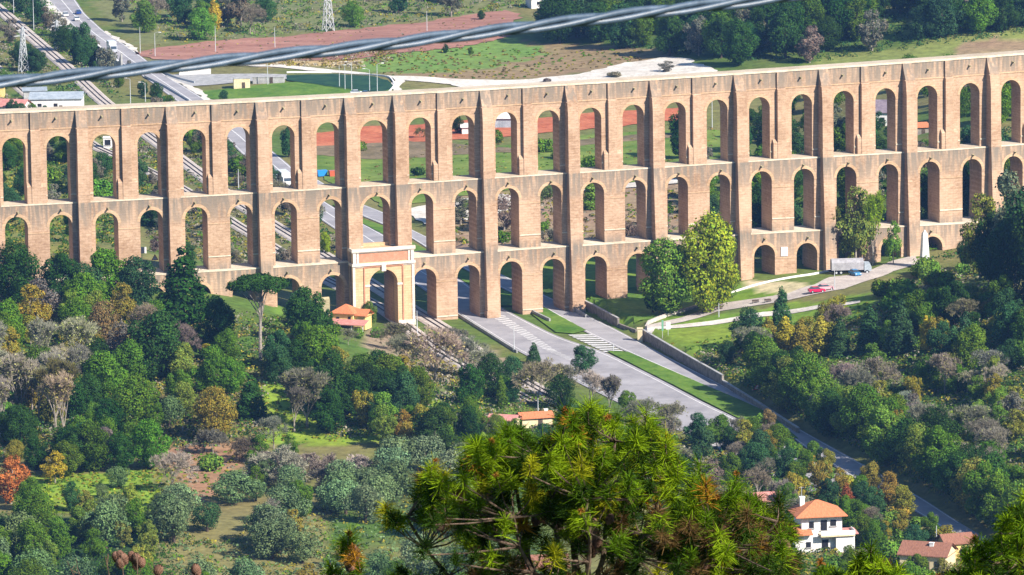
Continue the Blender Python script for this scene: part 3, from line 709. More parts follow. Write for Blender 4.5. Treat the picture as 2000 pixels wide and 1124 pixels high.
for i in range(4):
    lb = lobes_round(12, 5.0+i*.35, 30+i*4, zc=.53, rz=5.7, rmin=.15, rmax=.36); proto('oak', 12, crown_mesh('oak_crown', lb, 11500, .34, drop=.12, spread=1.0), trunk_mesh('oak_trunk', 8, .32, [(l[0], l[1], l[2]) + (1,) for l in lb[:6]], BARK))
for i in range(3):
    lb = lobes_round(10, 4.2, 26, zc=.54, rz=4.7, rmin=.13, rmax=.3); proto('loose', 10, crown_mesh('loose_crown', lb, 6000, .30, drop=.3, spread=1.0), trunk_mesh('loose_trunk', 7, .2, [(l[0], l[1], l[2], 1) for l in lb[:9]], PALEBARK, .6))
for i in range(3):
    lb = lobes_round(5, 2.9, 13, zc=.52, rz=2.3, rmin=.3, rmax=.45); proto('olive', 5, crown_mesh('olive_crown', lb, 4200, .22, hue=.05, spread=1.0), trunk_mesh('olive_trunk', 2.6, .22, [(l[0]*.7, l[1]*.7, l[2]*.9, 1) for l in lb[:4]], BARK, .4))
for i in range(3):
    lb = []
    for z in np.linspace(.12, .97, 11):
        for _ in range(3 if z < .8 else 1):
            a = nr.rand()*6.28; rr = 2.5*(1-z)**.75+.35; lb.append((math.cos(a)*rr*.45, math.sin(a)*rr*.45, 14*z, rr*.75+.25))
    proto('conifer', 14, crown_mesh('conifer_crown', lb, 5200, .42, hue=.05), trunk_mesh('conifer_trunk', 12, .25, [], BARK))
for i in range(2):
    lb = []
    for z in np.linspace(.1, .96, 13):
        a = nr.rand()*6.28; rr = 1.9*math.sin(math.pi*(z*.8+.18))+.3; lb.append((math.cos(a)*rr*.3, math.sin(a)*rr*.3, 13*z, rr*.85))
    proto('poplar', 13, crown_mesh('poplar_crown', lb, 4000, .4, hue=.08), trunk_mesh('poplar_trunk', 9, .2, [], PALEBARK))
for i in range(3):
    lb = lobes_round(2.4, 1.9, 8, zc=.45, rz=.9, rmin=.35, rmax=.6); proto('shrub', 2.4, crown_mesh('shrub_crown', lb, 1100, .34), None)
for i in range(4):
    c, t = bare_mesh('bare_crown', 10, .62, .12, leafn=500 if i % 2 else 60); proto('bare', 10, c, t)
for i in range(2):
    c, t = bare_mesh('upright_crown', 11, .38, .35, leafn=700); proto('upright', 11, c, t)
for i in range(2):
    c, t = bare_mesh('gnarled_crown', 6, .85, .02, wmul=1.3); proto('gnarled', 6, c, t)
# umbrella pine
lb = [(math.cos(a)*q*6.4, math.sin(a)*q*6.4, 17.6+(1-q*q)*1.2, 1.7+1.1*(1-q)) for a, q in [(nr.rand()*6.28, nr.rand()**.6) for _ in range(34)]]
proto('umbrella', 20, crown_mesh('umbrella_crown', lb, 9000, .42, hue=.05, flat=.62), trunk_mesh('umbrella_trunk', 16.2, .42, [(l[0]*.8, l[1]*.8, l[2]-.8, 1) for l in lb[:13]], PALEBARK, .5))
SPEC = dict(oak=('oak_tree', 'tree'), loose=('deciduous_tree', 'deciduous tree'), olive=('olive_tree', 'olive tree'), conifer=('conifer_tree', 'conifer'), poplar=('poplar_tree', 'tree'),
            shrub=('shrub', 'shrub'), bare=('bare_tree', 'bare tree'), upright=('bare_tree', 'bare tree'), gnarled=('gnarled_tree', 'bare tree'), umbrella=('umbrella_pine', 'pine tree'))
DKG = (.034, .085, .015); MG = (.095, .18, .016); GG = (.13, .24, .03); OLV = (.125, .19, .075); YO = (.27, .235, .035); BRN = (.20, .15, .06); OR = (.46, .16, .04); BLG = (.045, .112, .036)
OGR = (.21, .25, .04); LIME = (.27, .35, .02); GREY = (.25, .23, .17); PALE = (.40, .36, .26); YEL = (.42, .33, .03); TAUPE = (.18, .165, .12); RUST = (.28, .075, .03); SAGE = (.165, .235, .105)
CN = {OGR: 'olive green', DKG: 'dark green', MG: 'mid green', GG: 'fresh green', OLV: 'grey green', YO: 'olive yellow', BRN: 'brown', OR: 'orange', BLG: 'blue green', LIME: 'lime green', GREY: 'grey', PALE: 'pale', YEL: 'yellow', TAUPE: 'taupe', RUST: 'rust red', SAGE: 'sage green'}
SHAPE = dict(oak='round tree', loose='open tree', olive='low round olive', conifer='pointed conifer', poplar='tall narrow tree', shrub='bushy shrub', bare='leafless twiggy tree', upright='upright leafless tree', gnarled='gnarled leafless tree', umbrella='umbrella pine')
TREES = []; BASES = []
def T(kind, px, py, top=None, col=MG, zone='wood', scale=None, wide=1.0, label=None, loc=None):
    p = loc if loc is not None else hit(px, py)
    pr = PRO[kind][nr.randint(len(PRO[kind]))]; h = pr[0]
    sc = FP/(p.y*math.cos(PITCH)+(CZ-p.z)*math.sin(PITCH))
    s = scale if scale else (py-top)/(sc*h*.98)
    nm, cat = SPEC[kind]
    if kind == 'oak' and col in (DKG, BLG): nm, cat = 'evergreen_oak', 'evergreen oak'
    r = empty(nm, p, nr.rand()*6.28); r.scale = (s*wide, s*wide, s*nr.uniform(.95, 1.06) if scale else s)
    j = 1+nr.randn(3)*.07; c = tuple(np.clip(np.array(col)*j*(1+nr.randn()*.10), .01, .9))
    me = pr[1]; o = bpy.data.objects.new('crown' if kind != 'shrub' else 'foliage', me); COL.objects.link(o); o.parent = r; o.color = (*c, 1)
    if pr[2]: o = bpy.data.objects.new('trunk', pr[2]); COL.objects.link(o); o.parent = r
    r['category'] = cat
    TREES.append((r, kind, CN[col], zone, px, py, label, s*h)); BASES.append((p.x, p.y, s*h*.3)); return r
ROADPX = [[(860, 600), (1110, 560), (1260, 640), (1580, 830), (1960, 1075), (1880, 1090), (1500, 845), (1400, 850), (1330, 850), (1000, 700)],
          [(1130, 560), (1440, 530), (1800, 480), (1820, 520), (1640, 560), (1330, 640), (1220, 640)], [(1250, 640), (1640, 590), (1650, 615), (1340, 672), (1260, 670)],
          [(700, 600), (800, 600), (960, 690), (1040, 760), (980, 770), (760, 650)], [(640, 640), (770, 640), (810, 745), (640, 735)]]
CL = [(mid(ML, MR, .5), None), (mid(RL_, RR_, .5), None)]
WD = [np.hypot(*(ML-MR).T)/2, np.hypot(*(RL_-RR_).T)/2]
def nearway(x, y, m):
    for (c, _), w_ in zip(CL, WD):
        d = (c[:, 0]-x)**2+(c[:, 1]-y)**2; i = int(np.argmin(d))
        if d[i] < (min(w_[i], 14)*.85+m)**2: return True
    for c in RAILS:
        if ((c[:, 0]-x)**2+(c[:, 1]-y)**2).min() < (2.6+m)**2: return True
    return False
def inroad(px, py):
    X = np.array([float(px)]); Y = np.array([float(py)])
    return any(pip(X, Y, q)[0] for q in ROADPX)
GS = 1.42
AV = []   # keep-clear discs in world (x,y,r)
def fill(poly, n, mix, zone, spacing=1.0, avoid=()):
    xs = [p[0] for p in poly]; ys = [p[1] for p in poly]; cnt = 0; tries = 0
    ks = [m[0] for m in mix]; ws = np.array([m[3] for m in mix], float); ws /= ws.sum()
    while cnt < n and tries < n*14:
        tries += 1
        px, py = nr.uniform(min(xs), max(xs)), nr.uniform(min(ys), max(ys))
        X = np.array([px]); Y = np.array([py])
        if not pip(X, Y, poly)[0] or inroad(px, py) or any(pip(X, Y, a)[0] for a in avoid): continue
        m = mix[nr.choice(len(mix), p=ws)]; p = hit(px, py)
        if p.y > 1480 and nearway(p.x, p.y, 2.5): continue
        sc = nr.uniform(*m[2])*GS; hh = sc*PRO[m[0]][0][0]
        if any((p.x-b[0])**2+(p.y-b[1])**2 < ((b[2]+hh*.3)*spacing)**2 for b in BASES): continue
        if any((p.x-b[0])**2+(p.y-b[1])**2 < (b[2]+hh*.25)**2 for b in AV): continue
        T(m[0], px, py, col=m[1], zone=zone, scale=sc, loc=p); cnt += 1
for q in [(1030, 835), (905, 830), (690, 640), (1600, 1080), (1820, 1110), (1050, 1130)]:
    p = un(*q); AV.append((p[0], p[1], 7))
for q, r_ in [((509, 735), 10), ((512, 765), 8), ((690, 665), 9), ((700, 690), 7), ((1600, 1105), 7), ((1000, 850), 5), ((910, 850), 5), ((1806, 540), 8), ((1780, 545), 8), ((1820, 560), 9)]:
    p = un(*q); AV.append((p[0], p[1], r_))
# --- the ones that stand out
Z = 'left of the umbrella pine'
T('conifer', 358, 640, 484, DKG, Z, wide=1.5, label='tall dark conifer rising in front of the aqueduct, left of the umbrella pine')
T('umbrella', 509, 705, 541, (.030, .075, .028) if False else DKG, Z, label='tall umbrella pine with bare trunk in front of the aqueduct')
T('oak', 425, 690, 582, DKG, Z, wide=1.0, label='big dark round tree just left of the umbrella pine trunk')
T('oak', 305, 745, 612, DKG, Z, wide=1.1, label='largest dark green tree right of the brown round one')
T('oak', 205, 700, 596, BRN, Z, wide=1.05, label='round brown autumn tree among dark trees below the aqueduct')
T('oak', 120, 605, 500, DKG, Z); T('oak', 215, 610, 492, MG, Z, wide=1.1); T('oak', 270, 612, 505, BLG, Z); T('oak', 30, 600, 482, DKG, Z); T('loose', 60, 660, 560, YO, Z)
T('oak', 165, 618, 520, BLG, Z, wide=1.1); T('loose', 90, 640, 545, TAUPE, Z, wide=1.2); T('oak', 10, 690, 590, MG, Z)
T('conifer', 490, 820, 735, DKG, Z, wide=1.6); T('oak', 655, 790, 690, DKG, Z, wide=.9); T('oak', 720, 800, 715, DKG, Z, wide=.9); T('oak', 545, 750, 680, BLG, Z, wide=1.0)
T('oak', 585, 740, 668, DKG, Z, wide=1.1); T('oak', 635, 720, 662, MG, Z); T('oak', 455, 770, 700, MG, Z)
T('upright', 600, 838, 728, GREY, Z, wide=1.3, label='grey leafless tree standing alone over the bright grass')
T('upright', 575, 845, 760, TAUPE, Z, wide=1.1)
T('oak', 420, 865, 762, YO, Z, wide=.95, label='olive brown autumn tree above the bare earth path')
T('oak', 350, 800, 725, MG, Z); T('loose', 405, 700, 672, YEL, Z, wide=1.4, label='small bright yellow tree below the big dark round tree')
T('oak', 850, 895, 800, DKG, Z, wide=1.35, label='dense dark round tree left of the foreground pine')
T('oak', 735, 835, 770, BLG, Z, wide=.9); T('oak', 820, 800, 720, MG, Z, wide=.9); T('oak', 770, 770, 700, MG, Z)
for x, y, t, c in [(790, 730, 650, GREY), (850, 745, 640, PALE), (905, 740, 655, GREY), (935, 745, 680, PALE), (775, 690, 630, TAUPE), (880, 710, 640, TAUPE)]:
    T('bare', x, y, t, c, 'beside the gatehouse railway', wide=1.25)
T('loose', 807, 770, 738, OR, 'beside the gatehouse railway', label='small orange leaved tree below the pale leafless thicket')
T('oak', 722, 640, 592, GG, 'beside the gatehouse railway', wide=.65, label='small rounded green tree against the gatehouse wall')
T('oak', 622, 640, 592, MG, 'beside the gatehouse railway', wide=.6); T('oak', 590, 665, 612, DKG, 'beside the gatehouse railway', wide=.8)
Z2 = 'at the main road'
T('oak', 1141, 730, 676, BLG, Z2, wide=1.15, label='round blue green tree at the near edge of the main road')
T('conifer', 1042, 712, 670, BLG, Z2, wide=1.5, label='small pointed tree at the near edge of the main road')
T('bare', 1050, 795, 700, GREY, Z2, wide=1.0); T('oak', 1095, 800, 735, DKG, Z2); T('oak', 960, 780, 695, DKG, Z2, wide=.8); T('oak', 1000, 775, 700, BLG, Z2, wide=.9)
T('bare', 1150, 800, 725, PALE, Z2); T('upright', 1190, 815, 740, TAUPE, Z2); T('poplar', 980, 800, 735, MG, Z2)
ZO = 'in the orchard'
T('loose', 22, 985, 888, OR, ZO, wide=1.05, label='orange red autumn tree at the left edge of the photo')
T('loose', 108, 945, 884, YEL, ZO, wide=1.15, label='small yellow orange fruit tree on the orchard grass')
T('oak', 60, 1000, 935, MG, ZO, wide=1.1); T('oak', 30, 905, 862, YO, ZO); T('oak', 140, 1000, 945, BLG, ZO, wide=.9)
T('olive', 232, 955, 912, OLV, ZO, label='single blue grey olive on the orchard grass, beside a leafless tree'); T('olive', 200, 975, 948, OLV, ZO)
T('bare', 335, 965, 880, PALE, ZO, wide=1.1, label='pale twisted leafless tree between orchard grass and bare earth')
T('loose', 308, 990, 955, LIME, ZO, wide=1.1); T('olive', 460, 985, 925, OLV, ZO, wide=1.5, label='broad grey green olive right of the bare earth'); T('olive', 500, 980, 940, OLV, ZO, wide=1.3)
T('olive', 405, 1040, 985, BLG, ZO, wide=1.1, label='small round olive casting shadow on tan soil'); T('shrub', 410, 920, 888, GG, ZO, wide=1.2)
for x, y, t, c in [(545, 950, 870, PALE), (565, 935, 880, PALE), (620, 940, 880, GREY), (700, 950, 885, PALE), (690, 955, 905, GREY), (640, 960, 910, TAUPE), (740, 945, 900, TAUPE)]:
    T('gnarled', x, y, t, c, 'in the pale leafless row', wide=1.3)
ZB = 'on the lawn'
T('oak', 1306, 616, 470, GG, ZB, wide=1.0, label='large mid green plane tree with low crown, left of the pair')
T('oak', 1380, 612, 426, LIME, ZB, wide=.82, label='tall yellow green plane tree, right one of the pair on the lawn')
T('oak', 1400, 600, 440, GG, ZB, wide=.6)
T('oak', 1275, 612, 545, DKG, ZB, wide=.9)
ZC = 'by the car park'
for x, y, t, c, w_, k in [(1612, 522, 405, OGR, .8, 'upright'), (1672, 524, 372, OGR, .7, 'loose'), (1705, 520, 388, LIME, .75, 'upright'), (1745, 518, 436, GG, .6, 'loose'), (1640, 515, 430, OGR, .7, 'upright')]:
    T(k, x, y, t, c, ZC, wide=w_)
ZR = 'at the right end arches'
for x, y, t, c, k in [(1935, 555, 420, DKG, 'oak'), (1985, 560, 335, SAGE, 'loose'), (2020, 590, 365, BLG, 'oak'), (1885, 530, 470, DKG, 'oak'), (1960, 590, 440, DKG, 'oak'), (1915, 545, 385, OGR, 'loose'), (2030, 600, 400, DKG, 'oak')]:
    T(k, x, y, t, c, ZR, wide=.72)
ZS = 'by the park lane'
T('conifer', 1527, 650, 560, BLG, ZS, wide=1.0, label='slim blue green conifer in front of the pale park lane')
for x, y, t, c in [(1640, 700, 620, BLG), (1700, 690, 598, BLG), (1760, 690, 590, BLG), (1885, 700, 612, BLG)]: T('conifer', x, y, t, c, ZS, wide=1.3)
T('poplar', 1808, 690, 618, YEL, ZS, label='narrow yellow green tree among the blue conifers'); T('oak', 1940, 660, 620, YEL, ZS, wide=.7, label='small round yellow tree at the right edge of the slope')
for x, y, t, c in [(1500, 690, 620, YO), (1535, 695, 618, YEL), (1565, 705, 625, YO), (1605, 700, 618, YO)]: T('poplar', x, y, t, c, ZS, wide=1.5)
for x, y, t, c in [(1450, 690, 640, DKG), (1475, 720, 650, DKG), (1560, 740, 680, DKG), (1420, 715, 668, BLG)]: T('oak', x, y, t, c, ZS, wide=.9)
T('conifer', 1655, 1012, 945, RUST, 'near the white house', wide=1.3, label='rust red conical tree right of the white house')
for x, y, t, c in [(1735, 990, 925, YO), (1700, 960, 905, YO), (1765, 1010, 950, YO), (1615, 925, 880, YO), (1590, 900, 862, GG), (1500, 850, 800, BRN)]: T('oak', x, y, t, c, 'near the white house', wide=1.0)
for i in range(22):
    t_ = i/21; j = int(20+t_*46); q = RR_[max(0, 52-int(t_*44))]; 
    p_ = (float(q[0])+3.0+nr.uniform(0, 2.5), float(q[1])); pxx, pyy = proj(p_[0], p_[1], Hf(*p_)); T('oak', float(pxx), float(pyy), col=[MG, GG, DKG, OGR, MG][i % 5], zone='shading the road', scale=nr.uniform(.75, 1.1), loc=Vector((p_[0], p_[1], Hf(*p_))))
for i in range(11):
    q = RL_[8+int(i*3.6)]; p_ = (float(q[0])-3.5-nr.uniform(0, 2), float(q[1])); pxx, pyy = proj(p_[0], p_[1], Hf(*p_)); T('shrub', float(pxx), float(pyy), col=[MG, YO, GG, YO][i % 4], zone='at the lower road edge', scale=nr.uniform(1.1, 1.5), loc=Vector((p_[0], p_[1], Hf(*p_))))
for x, y, t, c, k in [(1365, 868, 810, BLG, 'oak'), (1405, 866, 812, MG, 'oak'), (1440, 862, 815, GREY, 'bare'), (1470, 868, 818, MG, 'oak'), (1385, 880, 830, GG, 'loose'), (1425, 885, 835, DKG, 'oak'), (1500, 890, 840, YO, 'loose'), (1300, 850, 795, MG, 'oak'), (1260, 830, 780, GREY, 'bare'), (1225, 815, 765, MG, 'oak'), (1520, 885, 832, MG, 'oak'), (1545, 905, 858, GG, 'loose'), (1575, 925, 880, MG, 'oak'), (1610, 945, 905, OGR, 'loose'), (1500, 872, 826, GREY, 'bare'), (1640, 960, 915, YO, 'loose'), (1680, 975, 930, MG, 'oak'), (968, 862, 812, MG, 'oak'), (1010, 858, 818, GG, 'loose'), (1790, 1140, 1085, MG, 'oak'), (1842, 1135, 1090, OGR, 'loose')]: T(k, x, y, t, c, 'where the left lane disappears', wide=1.1)
T('shrub', 652, 655, 633, MG, 'beside the gatehouse'); T('shrub', 700, 662, 642, GG, 'beside the gatehouse'); T('oak', 642, 652, 606, DKG, 'beside the gatehouse', wide=.7); T('shrub', 735, 660, 640, MG, 'beside the gatehouse'); T('bare', 680, 675, 640, GREY, 'beside the gatehouse')
# --- woods
LW = 'in the wood left of the gatehouse'
fill([(-40, 610), (330, 625), (480, 700), (500, 860), (250, 860), (-40, 860)], 40, [('oak', DKG, (.45, .75), 2), ('oak', MG, (.45, .75), 3), ('loose', YO, (.5, .8), 3), ('bare', GREY, (.5, .8), 1), ('loose', TAUPE, (.5, .8), 1), ('oak', OGR, (.4, .7), 3), ('loose', GG, (.4, .7), 3)], 'in the left wood', .62)
fill([(-40, 740), (210, 740), (220, 860), (-40, 870)], 16, [('upright', PALE, (.7, 1), 3), ('loose', OGR, (.5, .7), 2), ('upright', BRN, (.7, 1), 1)], 'in the leafless thicket', .45)
fill([(-40, 860), (260, 850), (300, 920), (150, 935), (-40, 925)], 18, [('oak', MG, (.4, .7), 3), ('oak', DKG, (.4, .6), 2), ('oak', BLG, (.4, .6), 1), ('loose', TAUPE, (.4, .6), 1)], 'above the orchard', .6)
fill([(520, 640), (700, 650), (780, 700), (800, 830), (640, 850), (520, 720)], 20, [('oak', DKG, (.45, .8), 3), ('oak', MG, (.45, .75), 2), ('oak', BLG, (.5, .7), 2), ('loose', YO, (.4, .7), 1)], 'below the gatehouse', .6)
fill([(660, 820), (960, 760), (1000, 810), (960, 900), (740, 900)], 14, [('oak', DKG, (.35, .6), 2), ('loose', GG, (.4, .7), 2), ('oak', MG, (.4, .6), 2), ('loose', YO, (.4, .6), 1)], 'around the huts', .6)
fill([(240, 800), (520, 850), (620, 900), (500, 960), (380, 920), (250, 870)], 14, [('olive', OLV, (.6, .95), 2), ('loose', MG, (.35, .5), 2), ('bare', GREY, (.4, .6), 1), ('gnarled', TAUPE, (.6, .9), 1)], 'at the bare earth', .8)
fill([(740, 920), (940, 900), (940, 1000), (780, 1010), (560, 1020), (540, 965), (700, 960)], 20, [('olive', SAGE, (.8, 1.3), 4), ('olive', OLV, (.8, 1.3), 3)], 'in the sage grove', .6)
fill([(-40, 1010), (330, 1010), (340, 1190), (-40, 1190)], 34, [('olive', OLV, (.9, 1.4), 2), ('oak', MG, (.35, .55), 3), ('loose', OGR, (.4, .6), 3), ('oak', GG, (.35, .5), 1)], 'at bottom left', .6)
fill([(340, 1010), (760, 1000), (1100, 1100), (1100, 1190), (340, 1190)], 40, [('olive', SAGE, (.8, 1.3), 2), ('olive', OLV, (.8, 1.3), 3), ('oak', MG, (.35, .5), 2), ('loose', YO, (.35, .55), 2), ('bare', GREY, (.4, .6), 1)], 'at bottom centre', .66)
fill([(930, 735), (1060, 770), (1300, 850), (1480, 900), (1450, 960), (1400, 1060), (1200, 980), (960, 830)], 44, [('bare', GREY, (.35, .65), 2), ('oak', BLG, (.3, .5), 2), ('oak', MG, (.3, .5), 3), ('loose', TAUPE, (.4, .6), 2)], 'between road and foreground pine', .6)
fill([(1390, 850), (1500, 860), (1640, 930), (1800, 1020), (1880, 1070), (1700, 1100), (1480, 1030)], 34, [('oak', MG, (.3, .5), 3), ('loose', YO, (.35, .6), 2), ('bare', GREY, (.4, .6), 2), ('oak', BLG, (.3, .5), 1), ('shrub', GG, (.8, 1.3), 1)], 'near the white house', .6, [[(1480, 820), (1560, 868), (1680, 945), (1860, 1046), (1900, 1100), (1800, 1075), (1640, 985), (1440, 880), (1400, 840)]])
fill([(1390, 690), (1640, 640), (1900, 600), (2080, 600), (2080, 760), (1700, 760), (1500, 770)], 34, [('oak', DKG, (.4, .65), 1), ('oak', BLG, (.4, .65), 2), ('loose', YO, (.4, .6), 2), ('bare', GREY, (.4, .7), 2), ('oak', MG, (.4, .6), 3), ('loose', GG, (.4, .6), 3), ('loose', OGR, (.4, .6), 3)], 'on the upper right slope', .62)
fill([(1500, 770), (2080, 750), (2080, 990), (1930, 990), (1640, 880)], 60, [('bare', PALE, (.4, .7), 2), ('bare', GREY, (.5, .8), 3), ('oak', MG, (.35, .6), 2), ('loose', YO, (.4, .65), 3), ('loose', OGR, (.4, .6), 4), ('loose', TAUPE, (.5, .7), 2), ('loose', GG, (.4, .6), 3)], 'on the lower right slope', .6)
fill([(1420, 760), (1560, 800), (1700, 880), (1960, 1010), (2080, 1080), (2080, 1000), (1700, 840), (1480, 745)], 20, [('oak', DKG, (.5, .75), 2), ('oak', MG, (.45, .7), 2)], 'shading the road', .6)
fill([(1720, 560), (1860, 520), (2080, 560), (2080, 640), (1720, 620)], 40, [('shrub', GG, (.9, 1.4), 3), ('shrub', MG, (.9, 1.3), 3), ('shrub', YO, (.8, 1.1), 1), ('loose', GG, (.2, .3), 1)], 'right of the obelisk', .55)
fill([(1680, 990), (1800, 1045), (1890, 1085), (1880, 1110), (1760, 1095), (1660, 1060)], 12, [('oak', MG, (.3, .45), 3), ('loose', YO, (.3, .45), 2), ('oak', BLG, (.3, .4), 2), ('shrub', GG, (.8, 1.2), 2)], 'by the lower right cottages', .55)
fill([(1540, 1105), (1780, 1125), (1900, 1150), (1900, 1185), (1540, 1185)], 16, [('oak', MG, (.28, .4), 3), ('shrub', GG, (1, 1.5), 3), ('bare', GREY, (.3, .4), 1), ('oak', BLG, (.28, .35), 2)], 'in front of the white villa', .5)
# --- behind the aqueduct
fill([(-60, 330), (170, 340), (240, 470), (-60, 520)], 12, [('oak', DKG, (.4, .7), 2), ('oak', BLG, (.4, .6), 2)], 'through the leftmost arches', .7)
fill([(-60, 215), (60, 225), (200, 300), (170, 335), (-60, 330)], 16, [('oak', BLG, (.3, .55), 2), ('oak', MG, (.3, .55), 3), ('loose', TAUPE, (.3, .5), 1)], 'through the leftmost arches', .6)
fill([(250, 240), (330, 235), (470, 320), (620, 440), (700, 500), (620, 480), (440, 360), (300, 260)], 22, [('oak', BLG, (.3, .5), 2), ('loose', TAUPE, (.3, .55), 3), ('oak', MG, (.3, .5), 1), ('bare', GREY, (.4, .6), 1)], 'between railway and far road', .6)
T('oak', 565, 308, 250, BLG, 'beside the far road', wide=.9); T('oak', 635, 497, 455, LIME, 'between railway and far road', wide=.8, label='bright lime shrub seen through a middle arch left of the portal')
T('oak', 893, 262, 228, DKG, 'behind the upper arches', wide=.9, label='dark tree seen at the top of an upper arch before the red earth')
T('gnarled', 820, 270, 248, BRN, 'behind the upper arches'); T('gnarled', 900, 440, 375, GREY, 'behind the middle arches', wide=1.5); T('gnarled', 985, 450, 380, GREY, 'behind the middle arches', wide=1.4)
T('bare', 1080, 420, 355, SAGE, 'behind the middle arches'); T('poplar', 1155, 410, 352, GG, 'behind the middle arches', wide=2)
fill([(860, 400), (1330, 380), (1330, 480), (880, 500)], 16, [('gnarled', GREY, (.5, .9), 2), ('shrub', MG, (.7, 1.2), 3), ('bare', TAUPE, (.3, .45), 1)], 'behind the middle arches', 1.2)
fill([(640, 300), (1400, 250), (1420, 330), (900, 370)], 9, [('shrub', MG, (.7, 1.3), 3), ('shrub', DKG, (.7, 1.2), 1)], 'on the meadow', 1.2)
fill([(1330, 300), (2060, 250), (2060, 470), (1400, 520), (1350, 420)], 60, [('oak', MG, (.5, .8), 2), ('oak', DKG, (.5, .9), 3), ('loose', TAUPE, (.5, .8), 1), ('oak', BLG, (.5, .8), 2), ('loose', GG, (.4, .6), 1)], 'behind the right arches', .6, [[(1690, 225), (1850, 225), (1850, 270), (1690, 270)]])
fill([(1400, 215), (2060, 140), (2060, 250), (1400, 300)], 26, [('loose', TAUPE, (.5, .8), 2), ('oak', MG, (.5, .8), 2), ('oak', DKG, (.5, .7), 1)], 'behind the right arches', .6, [[(1660, 190), (1850, 190), (1850, 270), (1660, 270)]])
fill([(-60, 235), (180, 255), (260, 330), (230, 420), (-60, 420)], 26, [('oak', BLG, (.3, .5), 2), ('shrub', MG, (1, 1.5), 3), ('loose', TAUPE, (.3, .5), 2), ('loose', YO, (.3, .45), 1), ('shrub', GG, (1, 1.5), 2)], 'through the leftmost arches', .6)
fill([(230, 320), (400, 380), (620, 520), (560, 560), (300, 500)], 26, [('oak', BLG, (.3, .5), 2), ('shrub', MG, (1, 1.6), 3), ('loose', TAUPE, (.3, .5), 3), ('shrub', BLG, (1, 1.6), 2)], 'behind the left middle arches', .6)
fill([(250, 200), (340, 215), (500, 330), (560, 380), (650, 470), (560, 430), (420, 320)], 20, [('shrub', MG, (1, 1.6), 3), ('loose', TAUPE, (.3, .5), 2), ('oak', BLG, (.3, .45), 2)], 'between railway and far road', .6)
# far background
fill([(1070, 60), (1400, 40), (2060, -30), (2060, 60), (1880, 72), (1560, 130), (1400, 130), (1280, 105), (1080, 92)], 96, [('oak', DKG, (.6, 1.0), 4), ('oak', BLG, (.6, 1.0), 2), ('oak', MG, (.6, .9), 3), ('loose', TAUPE, (.8, 1.1), 2.5)], 'in the top forest', .5)
fill([(1200, 0), (1500, -20), (2060, -120), (2060, -20), (1400, 50), (1200, 40)], 40, [('oak', DKG, (.7, 1.1), 3), ('loose', TAUPE, (.8, 1.2), 3), ('oak', BLG, (.7, 1), 2)], 'in the top forest', .6)
fill([(230, 0), (560, -30), (560, 70), (330, 90), (230, 60)], 22, [('loose', TAUPE, (.6, 1), 3), ('oak', BLG, (.5, .7), 2), ('oak', GG, (.4, .7), 1), ('bare', GREY, (.6, 1), 2)], 'beyond the far road', .7)
fill([(560, -30), (1060, -50), (1040, 15), (830, 40), (600, 62)], 24, [('loose', TAUPE, (.6, 1), 3), ('oak', BLG, (.5, .7), 2), ('oak', GG, (.4, .6), 1), ('bare', GREY, (.6, 1), 1)], 'behind the ploughed field', .7)
fill([(-60, -30), (80, -20), (150, 100), (210, 140), (220, 190), (60, 60), (-60, 0)], 14, [('oak', BLG, (.4, .7), 3), ('oak', DKG, (.4, .6), 2), ('loose', TAUPE, (.5, .8), 2)], 'between far railway and road', .7)
fill([(-60, 60), (30, 80), (140, 180), (-60, 180)], 12, [('oak', BLG, (.4, .6), 2), ('loose', TAUPE, (.5, .7), 2), ('oak', GG, (.3, .5), 1)], 'left of the far railway', .7, [[(70, 150), (170, 150), (170, 215), (70, 215)]])
T('poplar', 418, 60, 0, YEL, 'beyond the far road', wide=1.4, label='lone tall yellow tree at the top beside the ploughed field')
T('oak', 437, 198, 178, BLG, 'on the far grass strip', label='small dark round tree on the far grass strip')
T('oak', 940, 40, 22, DKG, 'behind the ploughed field', label='small dark tree on the ploughed field below the wood')
T('oak', 870, 105, 88, DKG, 'on the far meadow'); T('oak', 920, 108, 92, GG, 'on the far meadow'); T('loose', 1300, 142, 120, TAUPE, 'on the pale dirt track', wide=2); T('shrub', 1200, 152, 140, TAUPE, 'on the pale dirt track', wide=1.6); T('shrub', 1068, 163, 154, TAUPE, 'on the pale dirt track', wide=1.5)
T('oak', 192, 150, 118, BLG, 'between railway and far road'); T('loose', 150, 120, 92, TAUPE, 'between railway and far road'); T('oak', 232, 172, 145, MG, 'between railway and far road'); T('shrub', 330, 200, 186, MG, 'between railway and far road'); T('oak', 280, 190, 160, BLG, 'between railway and far road'); T('oak', 305, 195, 165, DKG, 'between railway and far road'); T('loose', 250, 150, 118, TAUPE, 'between railway and far road')

